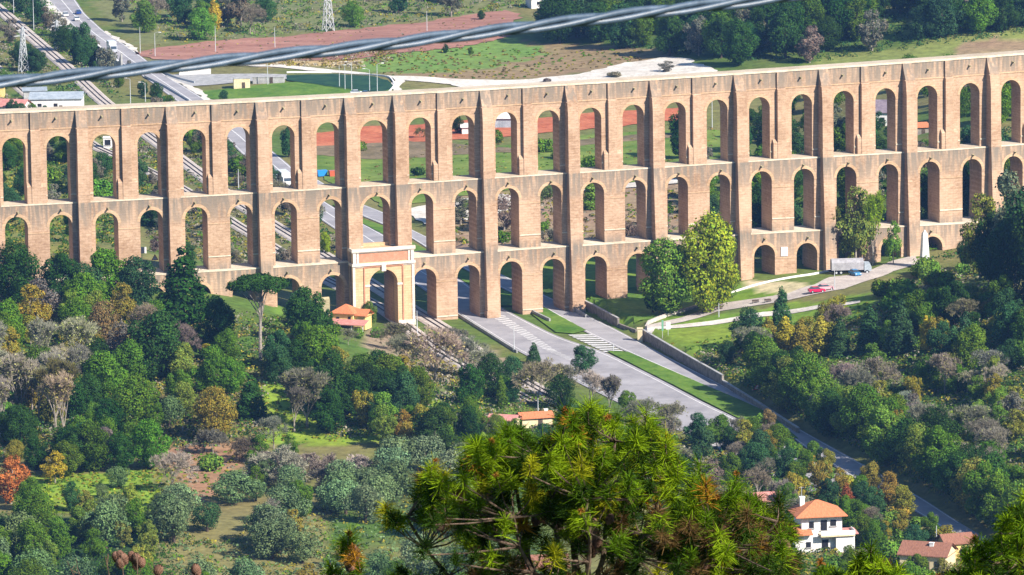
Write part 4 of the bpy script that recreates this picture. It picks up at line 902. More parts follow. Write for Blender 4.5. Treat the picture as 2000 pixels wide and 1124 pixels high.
# labels: what it looks like, then its place among its likes
_ord = ['', 'second ', 'third ', 'fourth ', 'fifth ', 'sixth ', 'seventh ', 'eighth ', 'ninth ', 'tenth ', 'eleventh ', 'twelfth ', 'thirteenth ', 'fourteenth ', 'fifteenth ', 'sixteenth ', 'seventeenth ', 'eighteenth ', 'nineteenth ', 'twentieth ', 'twenty-first ', 'twenty-second ', 'twenty-third ', 'twenty-fourth ', 'twenty-fifth ', 'twenty-sixth ', 'twenty-seventh ', 'twenty-eighth ', 'twenty-ninth ', 'thirtieth ', 'thirty-first ', 'thirty-second ']
_grp = {}
for t in TREES:
    if t[6]: t[0]['label'] = t[6]
    else: _grp.setdefault((t[1] if t[1] != 'upright' else 'upright', t[2], t[3]), []).append(t)
    t[0]['group'] = ('trees ' if t[1] != 'shrub' else 'shrubs ')+t[3]
def put_labels(lst, base, zone):
    lst.sort(key=lambda t: t[4])
    for i, t in enumerate(lst):
        if len(lst) == 1: t[0]['label'] = f'{base} {zone}'
        elif i == 0: t[0]['label'] = f'leftmost {base} {zone}'
        elif i == len(lst)-1: t[0]['label'] = f'rightmost {base} {zone}'
        else: t[0]['label'] = f'{base} {zone}, {_ord[min(i, 31)]}from left'
for (k, cn, z), lst in _grp.items():
    base = f'{cn} {SHAPE[k]}'
    if len(lst) > 5:
        lst.sort(key=lambda t: t[5]); h = len(lst)//2
        put_labels(lst[:h], 'farther '+base, z); put_labels(lst[h:], 'nearer '+base, z)
    else: put_labels(lst, base, z)

# ------------------------------------------------------------------ undergrowth (nobody could count it)
def undergrowth(name, polys, leaf=.5, seed=3, label=''):
    Cs = []; Ns = []; Ts = []
    for poly, n, col, hgt in polys:
        xs = [p[0] for p in poly]; ys = [p[1] for p in poly]
        X = nr.uniform(min(xs), max(xs), n*3); Y = nr.uniform(min(ys), max(ys), n*3)
        k = pip(X, Y, poly)
        for q in ROADPX: k &= ~pip(X, Y, q)
        X = X[k][:n]; Y = Y[k][:n]
        # px -> ground (two fixed-point steps are enough for low cover)
        d = FW[None]*FP+RT[None]*(X-1000)[:, None]-UP[None]*(Y-562)[:, None]; z = np.zeros(len(X))
        for _ in range(14):
            t = (z-CZ)/d[:, 2]; wx, wy = d[:, 0]*t, d[:, 1]*t; z = z*.7+.3*H(wx, wy)
        z = H(wx, wy)
        for i in range(len(X)):
            if wy[i] > 1480 and nearway(wx[i], wy[i], 1.2): continue
            m = 12; r = nr.uniform(.5, 1.3)*hgt
            dd = nr.randn(m, 3); dd /= np.linalg.norm(dd, axis=1)[:, None]; dd[:, 2] = abs(dd[:, 2])
            Cs.append(np.array([wx[i], wy[i], z[i]])+dd*r*np.array([1.2, 1.2, .8])); Ns.append(dd+nr.randn(m, 3)*.4+[0, 0, .2])
            c = np.array(col[nr.randint(len(col))])*nr.uniform(.75, 1.3); Ts.append(c[None]*nr.uniform(.7, 1.3, (m, 1)))
    C = np.concatenate(Cs); Nn = np.concatenate(Ns); Tn = np.concatenate(Ts)
    me = quadcloud(name, C, Nn, leaf*nr.uniform(.6, 1.4, len(C)), Tn.clip(0, 1), LEAF, .8)
    o = bpy.data.objects.new(name, me); COL.objects.link(o); o.color = (1, 1, 1, 1); tag(o, label=label, kind='stuff'); return o
undergrowth('undergrowth', [
 ([(-60, 590), (500, 620), (520, 860), (300, 880), (-60, 900)], 3600, [DKG, MG, YO, BRN, GREY, BLG], 1.5),
 ([(500, 620), (700, 640), (980, 720), (980, 830), (640, 860), (640, 830), (520, 740)], 1700, [DKG, MG, YO, GREY], 1.3),
 ([(740, 640), (960, 700), (1000, 760), (760, 740)], 700, [GREY, PALE, YO, BRN], 1.0),
 ([(-60, 1010), (340, 1010), (340, 1180), (-60, 1180)], 900, [MG, OLV, DKG], 1.3),
 ([(340, 1040), (420, 1060), (540, 1000), (760, 960), (960, 900), (1100, 1180), (340, 1180)], 1300, [SAGE, OLV, YO, MG], 1.1),
 ([(950, 740), (1060, 775), (1340, 860), (1500, 900), (1750, 1000), (1880, 1080), (1500, 1080), (1000, 860)], 2200, [MG, GREY, YO, BLG, GG], 1.2),
 ([(1340, 700), (1500, 640), (1700, 610), (1830, 530), (2080, 540), (2080, 1060), (1900, 980), (1600, 835), (1430, 740)], 5200, [DKG, MG, YO, GREY, BLG, GG], 1.4),
 ([(1420, 735), (1600, 835), (1960, 1040), (1990, 1010), (1640, 800), (1440, 715)], 1500, [DKG, MG, MG, YO], 1.3),
 ([(1600, 930), (1800, 1040), (1900, 1100), (1900, 1160), (1540, 1160), (1500, 1000)], 900, [MG, YO, BLG, GG], 1.1),
 ([(650, 640), (770, 640), (800, 720), (650, 700)], 260, [GREY, MG, YO], .6),
 ([(1262, 660), (1700, 592), (1700, 620), (1500, 640), (1340, 700)], 420, [GG, YO, MG, LIME], .22),
 ([(1130, 575), (1440, 545), (1440, 575), (1330, 618), (1220, 636)], 420, [GG, YO, MG], .22),
 ([(500, 735), (800, 765), (960, 800), (960, 850), (500, 870)], 700, [GG, YO, MG, LIME], .3),
 ([(40, 925), (330, 915), (330, 1000), (40, 1005)], 700, [GG, YO, LIME, MG], .3),
 ([(250, 800), (480, 860), (480, 950), (330, 1000), (250, 880)], 350, [YO, BRN, GG, GREY], .35),
 ([(1260, 640), (1110, 585), (1130, 575), (1210, 632)], 60, [MG], .5),
], label='tangled low undergrowth of mixed green and brown scrub below the aqueduct')
undergrowth('undergrowth', [
 ([(-60, 215), (200, 225), (290, 330), (250, 510), (-60, 520)], 2200, [DKG, MG, YO, BLG], 1.2),
 ([(230, 215), (340, 200), (470, 300), (700, 500), (640, 560), (300, 500)], 2600, [BLG, GREY, MG, TAUPE, YO], 1.0),
 ([(1320, 330), (2060, 240), (2060, 500), (1400, 520)], 1500, [DKG, MG, BLG], 1.5),
 ([(230, 0), (1060, -40), (1040, 15), (640, 62), (330, 85)], 1400, [GREY, MG, YO, GG, BLG], 1.3),
 ([(1070, 60), (2060, -30), (2060, 60), (1560, 125), (1280, 105)], 900, [DKG, BLG], 1.5),
 ([(-60, -20), (80, -10), (240, 200), (60, 60), (-60, 20)], 900, [BLG, MG, GREY], 1.3),
 ([(640, 300), (1400, 250), (1420, 330), (900, 380), (640, 400)], 500, [MG, YO, GG, BRN], .45),
 ([(850, 385), (1330, 370), (1330, 500), (860, 520)], 900, [GREY, BRN, YO, MG], .7),
 ([(270, 92), (830, 40), (1010, 30), (990, 80), (700, 120), (270, 112)], 260, [BRN, TAUPE, YO], .35),
 ([(700, 90), (1280, 100), (1250, 120), (1000, 158), (720, 148)], 450, [YO, MG, BRN], .4),
 ([(-60, 60), (30, 80), (210, 200), (-60, 200)], 500, [BLG, MG, GREY], 1.2),
 ([(560, 100), (760, 95), (800, 112), (700, 134), (520, 130)], 250, [YO, BRN, PALE], .8),
], leaf=.6, label='low scrub and bushes on the land behind the aqueduct')
# ------------------------------------------------------------------ walls, barriers, posts
def wallrun(name, pts, h, th, mat, label, cat='wall', z0=-.3, cap=None, group=None, world=False, n=24):
    P = smoothline([p if world else un(*p) for p in pts], n) if n > 2 else np.array([un(*p) for p in pts])
    r = empty(name, (P[0][0], P[0][1], Hf(*P[0]))); tag(r, label, cat, group); o = np.array(r.location)
    b = MB(); c = MB(); D = np.gradient(P, axis=0); D /= np.hypot(D[:, 0], D[:, 1])[:, None]; NN = np.stack([-D[:, 1], D[:, 0]], 1)*th/2
    zb = [min(Hf(*(p+q*3)), Hf(*(p-q*3)))+z0 for p, q in zip(P, NN)]
    def tops(i): return zb[i]-z0+h
    def pt(i, s, z, k=1): return (P[i][0]+NN[i][0]*s*k-o[0], P[i][1]+NN[i][1]*s*k-o[1], z-o[2])
    m = len(P)
    for i in range(m-1):
        j = i+1
        b.quad([pt(i, -1, zb[i]), pt(j, -1, zb[j]), pt(j, -1, tops(j)), pt(i, -1, tops(i))]); b.quad([pt(j, 1, zb[j]), pt(i, 1, zb[i]), pt(i, 1, tops(i)), pt(j, 1, tops(j))])
        b.quad([pt(i, -1, tops(i)), pt(j, -1, tops(j)), pt(j, 1, tops(j)), pt(i, 1, tops(i))])
        if cap:
            for s0, s1, za, zc in ((-1.25, 1.25, .12, .12),): c.quad([pt(i, s0, tops(i)+za), pt(j, s0, tops(j)+za), pt(j, s1, tops(j)+zc), pt(i, s1, tops(i)+zc)])
            for s in (-1.25, 1.25): c.quad([pt(i, s, tops(i)-.05), pt(j, s, tops(j)-.05), pt(j, s, tops(j)+.12), pt(i, s, tops(i)+.12)])
    for i in (0, m-1): b.quad([pt(i, -1, zb[i]), pt(i, 1, zb[i]), pt(i, 1, tops(i)), pt(i, -1, tops(i))])
    b.build('wall', mat, r)
    if cap: c.build('coping', cap, r)
    return r
DKWALL = noisy('old_masonry_wall', (.17, .15, .13), (.34, .30, .25), .8)
wallrun('retaining_wall', [(1256, 664), (1300, 690), (1352, 720), (1412, 754)], 2.5, .5, DKWALL, 'dark masonry retaining wall along the right lane, holding up the lawn', cap=CONC)
wallrun('retaining_wall', [(1412, 754), (1480, 796), (1560, 848)], 1.3, .5, DKWALL, 'lower far stretch of roadside wall below the bushes', cap=CONC)
wallrun('retaining_wall', [(1108, 588), (1160, 614), (1208, 640)], 2.3, .5, DKWALL, 'stone retaining wall between right lane and shaded lawn by the aqueduct', cap=CONC)
wallrun('retaining_wall', [(163, 72), (200, 100), (238, 131)], 6.9, .6, CONC, 'shaded concrete retaining wall of the far road above a cutting', cap=WHITE)
wallrun('low_wall', [(1210, 640), (1225, 646), (1243, 652)], 1.0, .5, DKWALL, 'short low masonry wall beside the underpass mouth', n=6)
wallrun('concrete_barrier', [(1019, 601), (1045, 616), (1074, 630)], .95, .45, CONC, 'concrete barrier along the grass median, left of the two at the arches', 'barrier', n=10)
wallrun('concrete_barrier', [(1101, 598), (1122, 609), (1145, 622)], .95, .45, CONC, 'concrete barrier along the right lane at the arches', 'barrier', n=10)
wallrun('low_wall', [(886, 612), (930, 640), (975, 668), (1010, 690)], .7, .35, CONC, 'low kerb wall on the near side of the main road', n=16)
wallrun('low_wall', [(330, 622+6), (345, 626)], .1, .1, CONC, 'x') if False else None
wallrun('low_wall', [(1257, 656), (1290, 642), (1330, 630), (1375, 620)], .9, .5, PATHM, 'pale broken stone wall along the park lane', n=10)
wallrun('low_wall', [(1400, 612), (1450, 604), (1540, 589), (1650, 567)], .5, .35, WHITE, 'white kerb wall edging the park lane', n=20)
wallrun('low_wall', [(350, 148), (400, 146), (412, 146)], 1.9, .4, WHITE, 'white yard wall beyond the far road', n=6)
wallrun('low_wall', [(560, 148), (655, 145), (720, 148), (762, 158), (772, 172), (752, 188)], .5, .4, WHITE, 'white rim round the shaded hollow on the far grass', n=30)
wallrun('guard_rail', [(282, 152), (320, 170), (370, 200)], .8, .15, STEEL, 'steel guard rail on the near side of the far road', 'guard rail', n=16)
wallrun('guard_rail', [(316, 143), (345, 155), (380, 164)], .8, .15, STEEL, 'steel guard rail on the slip off the far road', 'guard rail', n=12)
b = MB(); g = hit(1250, 668); b.box((0, 0, 1.6), (1.2, 1.2, 3.2)); b.box((0, 0, 3.3), (1.5, 1.5, .25)); o = b.build('gate_pillar', CREAM); o.location = g; tag(o, 'cream square pillar at the end of the lawn wall', 'pillar')
patch('hollow', [(560, 150), (650, 147), (720, 150), (758, 160), (766, 172), (745, 184), (700, 178), (600, 166), (560, 160)], noisy('painted_shade_grass', (.012, .05, .03), (.03, .085, .04), .2), .3, 6)  # draped dark green sheet; the hollow's shade is put into its colour

# ------------------------------------------------------------------ street furniture
def lamp(px, py, h, label, arm=1.6, name='street_lamp', two=False):
    p = hit(px, py); r = empty(name, p); tag(r, label, 'street lamp' if name == 'street_lamp' else 'pole', 'lamp posts and poles of the valley roads')
    b = MB(); b.tube([(0, 0, -.3), (0, 0, h*.5), (0, 0, h)], [.14, .11, .07], 6); b.build('post', STEEL, r)
    if arm:
        b = MB(); b.tube([(0, 0, h-.1), (arm*.5, 0, h+.25), (arm, 0, h+.3)], .05, 5); b.build('arm', STEEL, r)
        b = MB(); b.box((arm+.25, 0, h+.26), (.9, .35, .2), 0, 0, .8); b.build('lamp_head', WHITE, r)
    r.rotation_euler = (0, 0, rnd.choice([-2.9, -.3, .2, 2.8])); return r
for i, (x, y, hh) in enumerate([(663, 172, 7), (674, 176, 8), (687, 178, 9), (722, 179, 7), (737, 182, 9)]):
    lamp(x, y, hh, ['first', 'second', 'third', 'fourth', 'fifth'][i]+' street lamp from left in the far hollow')
lamp(523, 168, 9, 'white street lamp on the far grass behind the cable'); lamp(303, 112, 8, 'street lamp on the left edge of the ploughed field'); lamp(274, 106, 9, 'tall thin pole at the far road bend', 0, 'utility_pole')
lamp(537, 95, 7, 'white pole standing in the ploughed field, left one', 0, 'utility_pole'); lamp(834, 62, 7, 'white pole at the top of the ploughed field', 0, 'utility_pole')
lamp(421, 104, 9, 'pole under the lone yellow tree', 0, 'utility_pole'); lamp(172, 130, 6, 'street lamp in the cutting, left one'); lamp(189, 150, 6, 'street lamp in the cutting, right one')
lamp(255, 205, 8, 'lamp post just over the aqueduct top by the far railway', 1.2); lamp(284, 200, 6, 'lamp post between far railway and road'); lamp(27, 30, 11, 'grey pole at the top left corner', 0, 'utility_pole'); lamp(66, 60, 11, 'grey pole among trees at the top left', 0, 'utility_pole')
lamp(815, 655, 6, 'white post beside the railway in front of the portal', 0, 'utility_pole'); lamp(864, 680, 4, 'short post on the railway verge', 0, 'utility_pole'); lamp(1004, 688, 6.5, 'lamp post on the near verge of the main road', 0, 'utility_pole')
lamp(1008, 760, 5, 'pale post among bushes near the road', 0, 'utility_pole'); lamp(1198, 688, 2, 'small post in the hatched gore', 0, 'utility_pole'); lamp(1563, 250, 0.01, 'x') if False else None
lamp(1391, 250, 11, 'pale pole framed by an upper arch above the plane trees', 0, 'utility_pole'); lamp(1051, 812, 4, 'short post by the hut', 0, 'utility_pole'); lamp(1829, 1085, 6, 'pole by the brown roofed house', 0, 'utility_pole'); lamp(466, 372, 6, 'pole between far railway and road seen through an arch', 0, 'utility_pole')
lamp(1630, 568, 5, 'lamp post on the park lane by the red car', 0); lamp(1404, 620, 3.5, 'short lamp post on the lawn verge', 0)
def pylon(px, py, h, label):
    p = hit(px, py); r = empty('lattice_pylon', p, .5); tag(r, label, 'pylon', 'steel lattice pylons')
    b = MB(); w0 = h*.09; lv = [0, .2, .38, .54, .68, .8, .9, 1]
    f = lambda t: w0*(1-t*.8)
    for sx, sy in ((-1, -1), (1, -1), (1, 1), (-1, 1)): b.tube([(sx*f(0), sy*f(0), -.2), (sx*f(1), sy*f(1), h)], .12, 4)
    for a, c in zip(lv[:-1], lv[1:]):
        for k, (s1, s2) in enumerate((((-1, -1), (1, -1)), ((1, -1), (1, 1)), ((1, 1), (-1, 1)), ((-1, 1), (-1, -1)))):
            b.tube([(s1[0]*f(a), s1[1]*f(a), a*h), (s2[0]*f(c), s2[1]*f(c), c*h)], .07, 3); b.tube([(s2[0]*f(a), s2[1]*f(a), a*h), (s1[0]*f(c), s1[1]*f(c), c*h)], .07, 3)
            b.tube([(s1[0]*f(c), s1[1]*f(c), c*h), (s2[0]*f(c), s2[1]*f(c), c*h)], .06, 3)
    b.build('mast', STEEL, r)
    for z, L in ((.8, .2), (.92, .14)):
        b = MB(); b.tube([(-h*L, 0, h*z), (0, 0, h*z+.4), (h*L, 0, h*z)], .1, 4); b.tube([(-h*L, 0, h*z), (0, 0, h*z-.3), (h*L, 0, h*z)], .07, 4); b.build('crossarm', STEEL, r)
pylon(46, 142, 15, 'steel lattice pylon left of the far railway'); pylon(641, 62, 18, 'steel lattice pylon rising behind the ploughed field'); pylon(112, 98, 10, 'small lattice pylon between far railway and road')
def sign(px, py, h, kind, label, face=WHITE):
    p = hit(px, py); r = empty('road_sign', p, .2); tag(r, label, 'sign')
    b = MB(); b.tube([(0, 0, -.2), (0, 0, h)], .06, 5); b.build('post', STEEL, r)
    b = MB()
    if kind == 'tri':
        for y in (-.1, -.16): b.quad([(-.9, y, h-.4), (.9, y, h-.4), (0, y, h+1.1)])
        b.build('sign_plate', paint('sign_red', (.6, .05, .04)), r); b = MB(); b.quad([(-.6, -.18, h-.22), (.6, -.18, h-.22), (0, -.18, h+.78)]); b.build('sign_face', face, r)
    else:
        b.box((0, -.12, h-.2), (kind[0], .1, kind[1])); b.build('sign_plate', face, r)
sign(278, 530, 5.5, (2.3, 1.6), 'white rectangular sign seen through a lower left arch'); sign(303, 530, 3.2, 'tri', 'triangular warning sign seen through a lower left arch'); sign(1479, 770, 1.2, 'tri', 'small triangular warning sign above the roadside wall')
sign(1294, 660, 3.2, (.5, 2.6), 'tall narrow green notice board at the end of the lawn path', paint('sign_green', (.16, .36, .24))); sign(1305, 656, 2.6, (1.1, 1.8), 'pale notice board beside the green one on the lawn')

# ------------------------------------------------------------------ buildings
def win(r, x, y, z, w_, h_, ax='y', s=-1, frame=True, mat=DARK, name='window'):
    b = MB()
    sz = (w_, .12, h_) if ax == 'y' else (.12, w_, h_)
    b.box((x, y, z), sz); o = b.build(name, mat, r)
    if frame:
        b = MB(); d = .1*s
        if ax == 'y': b.box((x, y+d, z-h_/2-.08), (w_+.35, .25, .14))
        else: b.box((x+d, y, z-h_/2-.08), (.25, w_+.35, .14))
        b.build('sill', CONC, o)
    return o
def roofmesh(mb, w_, d_, z, rise, kind, ov=.5, cx=0, cy=0, th=.18):
    a, b = w_/2+ov, d_/2+ov
    def lay(z):
        if kind == 'hip':
            rg = max(a-b, .2) if a > b else .2
            A, B, C, D = (cx-a, cy-b, z), (cx+a, cy-b, z), (cx+a, cy+b, z), (cx-a, cy+b, z); R1, R2 = (cx-rg, cy, z+rise), (cx+rg, cy, z+rise)
            return [(A, B, R2, R1), (B, C, R2), (C, D, R1, R2), (D, A, R1)]
        if kind == 'gable':
            A, B, C, D = (cx-a, cy-b, z), (cx+a, cy-b, z), (cx+a, cy+b, z), (cx-a, cy+b, z); R1, R2 = (cx-a, cy, z+rise), (cx+a, cy, z+rise)
            return [(A, B, R2, R1), (C, D, R1, R2)]
        if kind == 'lean': return [((cx-a, cy-b, z), (cx+a, cy-b, z), (cx+a, cy+b, z+rise), (cx-a, cy+b, z+rise))]
    for f in lay(z): mb.quad(f)
    for f in lay(z+th): mb.quad(f)
    E = [(cx-a, cy-b), (cx+a, cy-b), (cx+a, cy+b), (cx-a, cy+b)]
    rr = lambda i: 0 if kind != 'lean' else (rise if i in (2, 3) else 0)
    for i in range(4):
        p, q = E[i], E[(i+1) % 4]; j = (i+1) % 4
        mb.quad([(p[0], p[1], z+rr(i)), (q[0], q[1], z+rr(j)), (q[0], q[1], z+th+rr(j)), (p[0], p[1], z+th+rr(i))])
def house(name, label, px, py, w_, d_, h, kind, rise, wm, rm, rz=.25, wins=(), chim=None, cat='house', door=True, ov=.5):
    p = hit(px, py); r = empty(name, p, rz); tag(r, label, cat)
    b = MB(); b.box((0, 0, h/2-.5), (w_, d_, h+1))
    if kind == 'gable':
        for s in (-1, 1): b.quad([(s*w_/2, -d_/2, h), (s*w_/2, d_/2, h), (s*w_/2, 0, h+rise)])
    b.build('wall', wm, r)
    b = MB(); roofmesh(b, w_, d_, h+.02, rise, kind, ov); ro = b.build('roof', rm, r)
    if chim: b = MB(); b.box((chim[0], chim[1], h+rise*.7), (.8, .6, 1.6)); b.box((chim[0], chim[1], h+rise*.7+.85), (1.0, .8, .15)); b.build('chimney', WHITE, ro)
    for x, z, a, c in wins: win(r, x, -d_/2-.03, z, a, c)
    if door: b = MB(); b.box((w_*.1, -d_/2-.05, 1.05), (1.0, .12, 2.1)); o = b.build('door', BARK, r)
    return r
# white two storey house, lower right
p = hit(1602, 1072); wh = empty('villa', p, .16); wh.scale = (1.08, 1.08, 1.02); tag(wh, 'white two storey villa with orange hipped roof and balcony', 'house')
b = MB(); b.box((-1.2, .5, 1.1), (8.6, 8, 4.6)); b.box((-.2, 1.0, 5.2), (7.8, 7, 3.6)); b.box((3.9, -2.6, 1.0), (3.6, 4, 4.2)); b.build('wall', WHITE, wh)
b = MB(); roofmesh(b, 8.2, 7.6, 7.05, 2.5, 'hip', .9, -.4, 1.0); ro = b.build('roof', ORANGE, wh)
b = MB(); b.box((-3.0, 2.2, 9.2), (.9, .7, 1.8)); b.box((-3.0, 2.2, 10.15), (1.1, .9, .15)); b.build('chimney', WHITE, ro)
b = MB(); roofmesh(b, 3.0, 3.6, 3.7, 1.4, 'lean', .4, -4.2, -2.4); b.build('lean_to_roof', ORANGE, wh)
b = MB(); b.box((2.4, -3.2, 3.45), (6.6, 3.6, .3)); bal = b.build('balcony', CREAM, wh); b = MB(); b.box((2.4, -4.95, 4.05), (6.6, .12, .9)); b.box((5.66, -3.2, 4.05), (.12, 3.5, .9)); b.build('parapet', WHITE, bal)
b = MB(); roofmesh(b, 3.6, 3.6, 3.62, .3, 'lean', .3, 4.3, -2.8); b.build('porch_roof', PINKT, wh)
for x, z, a, c in ((-2.2, 5.4, .9, 1.3), (.2, 5.2, 1.2, 2.1), (2.0, 5.6, 1.1, 1.2)): win(wh, x, -2.53, z, a, c)
win(wh, 0.2, -3.55, 1.2, 1.2, 2.6, frame=False, name='door'); win(wh, -3.0, -3.55, 1.6, .9, 1.1); b = MB(); b.tube([(-3, 2.6, 9.5), (-3, 2.6, 12.2)], .04, 4); b.tube([(-3.5, 2.6, 12), (-2.5, 2.6, 12)], .03, 4); b.build('aerial', STEEL, ro)
house('cottage', 'cottage with weathered brown tiled roof at the lower right corner', 1812, 1110, 9.5, 7.5, 3.2, 'gable', 2.1, CREAM, BROWNT, -.35, [(-2.5, 1.7, 1, 1.1), (3, 1.7, 1, 1.1)], (1.2, -1.2))
house('cottage', 'small brown roofed annexe behind the lower right cottage', 1866, 1088, 6, 5, 3, 'gable', 1.6, YELLOWP, BROWNT, .3, [(-1.5, 1.6, .9, 1)])
house('cottage', 'brown roofed cottage half hidden behind the foreground pine', 1050, 1140, 11.5, 7, 3.6, 'gable', 2.0, CREAM, BROWNT, .1, [(-3.5, 1.9, 1.1, 1.2), (0, 1.9, 1.1, 1.2), (3.5, 1.9, 1.1, 1.2)])
house('cottage', 'pink roofed building edge between the pine and the white villa', 1497, 1010, 5, 5, 3.6, 'gable', 1.5, CREAM, PINKT, .2)
house('hut', 'low hut with pink roof above the pine tip, left one', 985, 838, 6, 4.2, 2.2, 'gable', .9, CREAM, PINKT, -.3, cat='hut'); house('hut', 'low hut with orange roof above the pine tip, right one', 1045, 834, 7, 4.5, 2.2, 'gable', 1.0, CREAM, ORANGE, .25, chim=(2.6, .2), cat='hut')
house('shed', 'whitish tin shed among trees left of the huts', 903, 836, 5, 3.5, 2.1, 'lean', .5, GREYR, MAUVE, -.1, cat='shed'); house('shed', 'brown roofed lean-to shed right of the whitish tin one', 940, 842, 3.6, 3, 2, 'lean', .5, DKWALL, BROWNT, .2, cat='shed')
# gatehouse in front of the portal
p = hit(683, 640); gh = empty('gatehouse', p, -.35); gh.scale = (.86,)*3; tag(gh, 'yellow gatehouse with orange hipped roof left of the portal', 'house')
b = MB(); b.box((-1.2, .5, 1.9), (6.6, 6.2, 4.6)); b.box((3.4, 1, 1.6), (4, 5, 4.0)); b.build('wall', YELLOWP, gh)
b = MB(); roofmesh(b, 6.6, 6.2, 4.25, 2.2, 'hip', .6, -1.2, .5); b.build('roof', ORANGE, gh)
b = MB(); roofmesh(b, 4, 5, 3.65, 1.5, 'gable', .5, 3.6, 1); b.build('roof', ORANGE, gh)
b = MB(); roofmesh(b, 11, 3.4, 1.7, .9, 'lean', .3, 1.2, -4.6); b.build('veranda_roof', PINKT, gh); b = MB(); [b.box((x, -6.1, .6), (.2, .2, 2.3)) for x in (-4, -.5, 3, 6.4)]
b.build('veranda_posts', WHITE, gh); win(gh, 1.0, -2.65, 2.7, .8, 1.6); win(gh, -2.6, -2.65, 2.7, .9, 1.1)
# far buildings
house('warehouse', 'white warehouse with grey roof at the left above the aqueduct', 112, 214, 16, 13, 4, 'gable', 1.4, WHITE, GREYR, .0, [(-5, 2.2, 1.2, 1), (0, 2.2, 1.2, 1)], cat='warehouse')
house('shed', 'flat blue grey shed beside the warehouse', 68, 196, 7, 5, 3.2, 'lean', .4, CONC, GREYR, .1, cat='shed')
house('cottage', 'red roofed white house at the left edge above the aqueduct', 22, 226, 11, 7, 3.0, 'gable', 2.0, WHITE, PINKT, -.35, [(-3, 1.6, 1, 1), (0, 1.6, 1, 1)])
house('cottage', 'small yellow house at the far left edge', -6, 190, 5, 5, 3.5, 'gable', 1.2, YELLOWP, BROWNT, 0)
house('utility_building', 'small beige block beyond the far road', 472, 174, 5.2, 4, 3.2, 'lean', .1, CREAM, CONC, .1, cat='building', ov=.1)
house('utility_building', 'long low grey block on the far grass', 525, 163, 10, 4, 1.9, 'lean', .1, CONC, CONC, -.05, cat='building', ov=.1)
house('cottage', 'white house at the top edge, leftmost of the far houses', 1056, 14, 9, 7, 3.4, 'gable', 1.8, WHITE, BROWNT, .3, [(-2, 1.8, 1, 1)]); house('cottage', 'long pink roofed house at the top edge', 1148, 16, 16, 9, 3.2, 'gable', 2.4, WHITE, PINKT, .05, [(-5, 1.7, 1, 1), (-1, 1.7, 1, 1), (5, 1.7, 1, 1)])
house('cottage', 'cream outbuilding below the far houses', 1092, 38, 6, 5, 3, 'gable', .9, CREAM, ORANGE, -.2, [(-1.6, 1.4, 1.3, 1.8), (1.0, 1.4, 1.3, 1.8)]); house('cottage', 'bluish white house at the top edge, rightmost of the far houses', 1222, 14, 6, 6, 5, 'hip', 1.4, WHITE, GREYR, .2, [(-1.5, 2, 1, 1.2), (1.5, 2, 1, 1.2)])
house('farmhouse', 'white farmhouse with mauve roof framed by an upper right arch', 1722, 246, 11, 8, 4.2, 'gable', 3.2, WHITE, MAUVE, -.2, [(-2.6, 2.2, 1.2, 1.4), (.8, 2.2, 1.2, 1.4), (3.4, 2.2, 1.2, 1.4)])
house('hut', 'orange roofed hut seen low in an upper right arch', 1797, 262, 4.5, 4, 2, 'lean', .8, DKWALL, ORANGE, .2, cat='hut'); house('shed', 'small red shed low in an upper arch near the right', 1573, 302, 2.5, 2.5, 1.8, 'lean', .3, BRICKP, BRICKP, 0, cat='shed')
house('warehouse', 'grey blue shed with white roof framed by the upper arch right of centre', 990, 248, 11, 8, 3, 'lean', 2.0, GREYR, WHITE, -.1, cat='warehouse', door=False); house('shed', 'low white shed behind the dark tree in an upper arch', 925, 262, 7, 4, 2.2, 'lean', .6, WHITE, WHITE, 0, cat='shed')
house('kiosk', 'white glazed kiosk framed by an upper left arch', 211, 290, 2.6, 2.2, 3.2, 'lean', .1, WHITE, WHITE, .0, [(-.0, 1.9, 1.7, 1.6)], cat='kiosk', door=False, ov=.15)
# obelisk
p = hit(1806, 524); ob = empty('obelisk', p, .3); tag(ob, 'white stone obelisk in the car park under the right arches', 'obelisk')
b = MB(); b.box((0, 0, .3), (3.2, 3.2, .9)); b.box((0, 0, 1.0), (2.5, 2.5, .6)); b.build('base', TRAV, ob)
b = MB(); b.box((0, 0, 5.0), (2.1, 2.1, 7.4), 0, 0, .58); b.box((0, 0, 9.2), (1.22, 1.22, 1.0), 0, 0, .08); b.build('shaft', WHITE, ob)

# ------------------------------------------------------------------ vehicles
def extrude(mb, prof, w0, m=0, inset=0):
    n = len(prof); L = [(x, -w0/2+inset*max(0, (z-.9)), z) for x, z in prof]; Rr = [(x, w0/2-inset*max(0, (z-.9)), z) for x, z in prof]
    for i in range(n): j = (i+1) % n; mb.quad([L[i], L[j], Rr[j], Rr[i]], m)
    mb.quad(L, m); mb.quad(Rr[::-1], m)
def wheels(r, xs, w0, rad=.33):
    for x in xs:
        for s in (-1, 1):
            b = MB(); b.tube([(x, s*(w0/2-.22), rad), (x, s*(w0/2+.02), rad)], rad, 12); wh_ = b.build('wheel', TYRE, r)
            b = MB(); b.tube([(x, s*(w0/2), rad), (x, s*(w0/2+.04), rad)], rad*.55, 8); b.build('rim', STEEL, wh_)
def yaw_at(px, py):
    p = np.array(un(px, py)); d = ML-p; i = int(np.argmin((d**2).sum(1))); i = min(max(i, 1), len(ML)-2); t = ML[i+1]-ML[i-1]; return math.atan2(t[1], t[0])
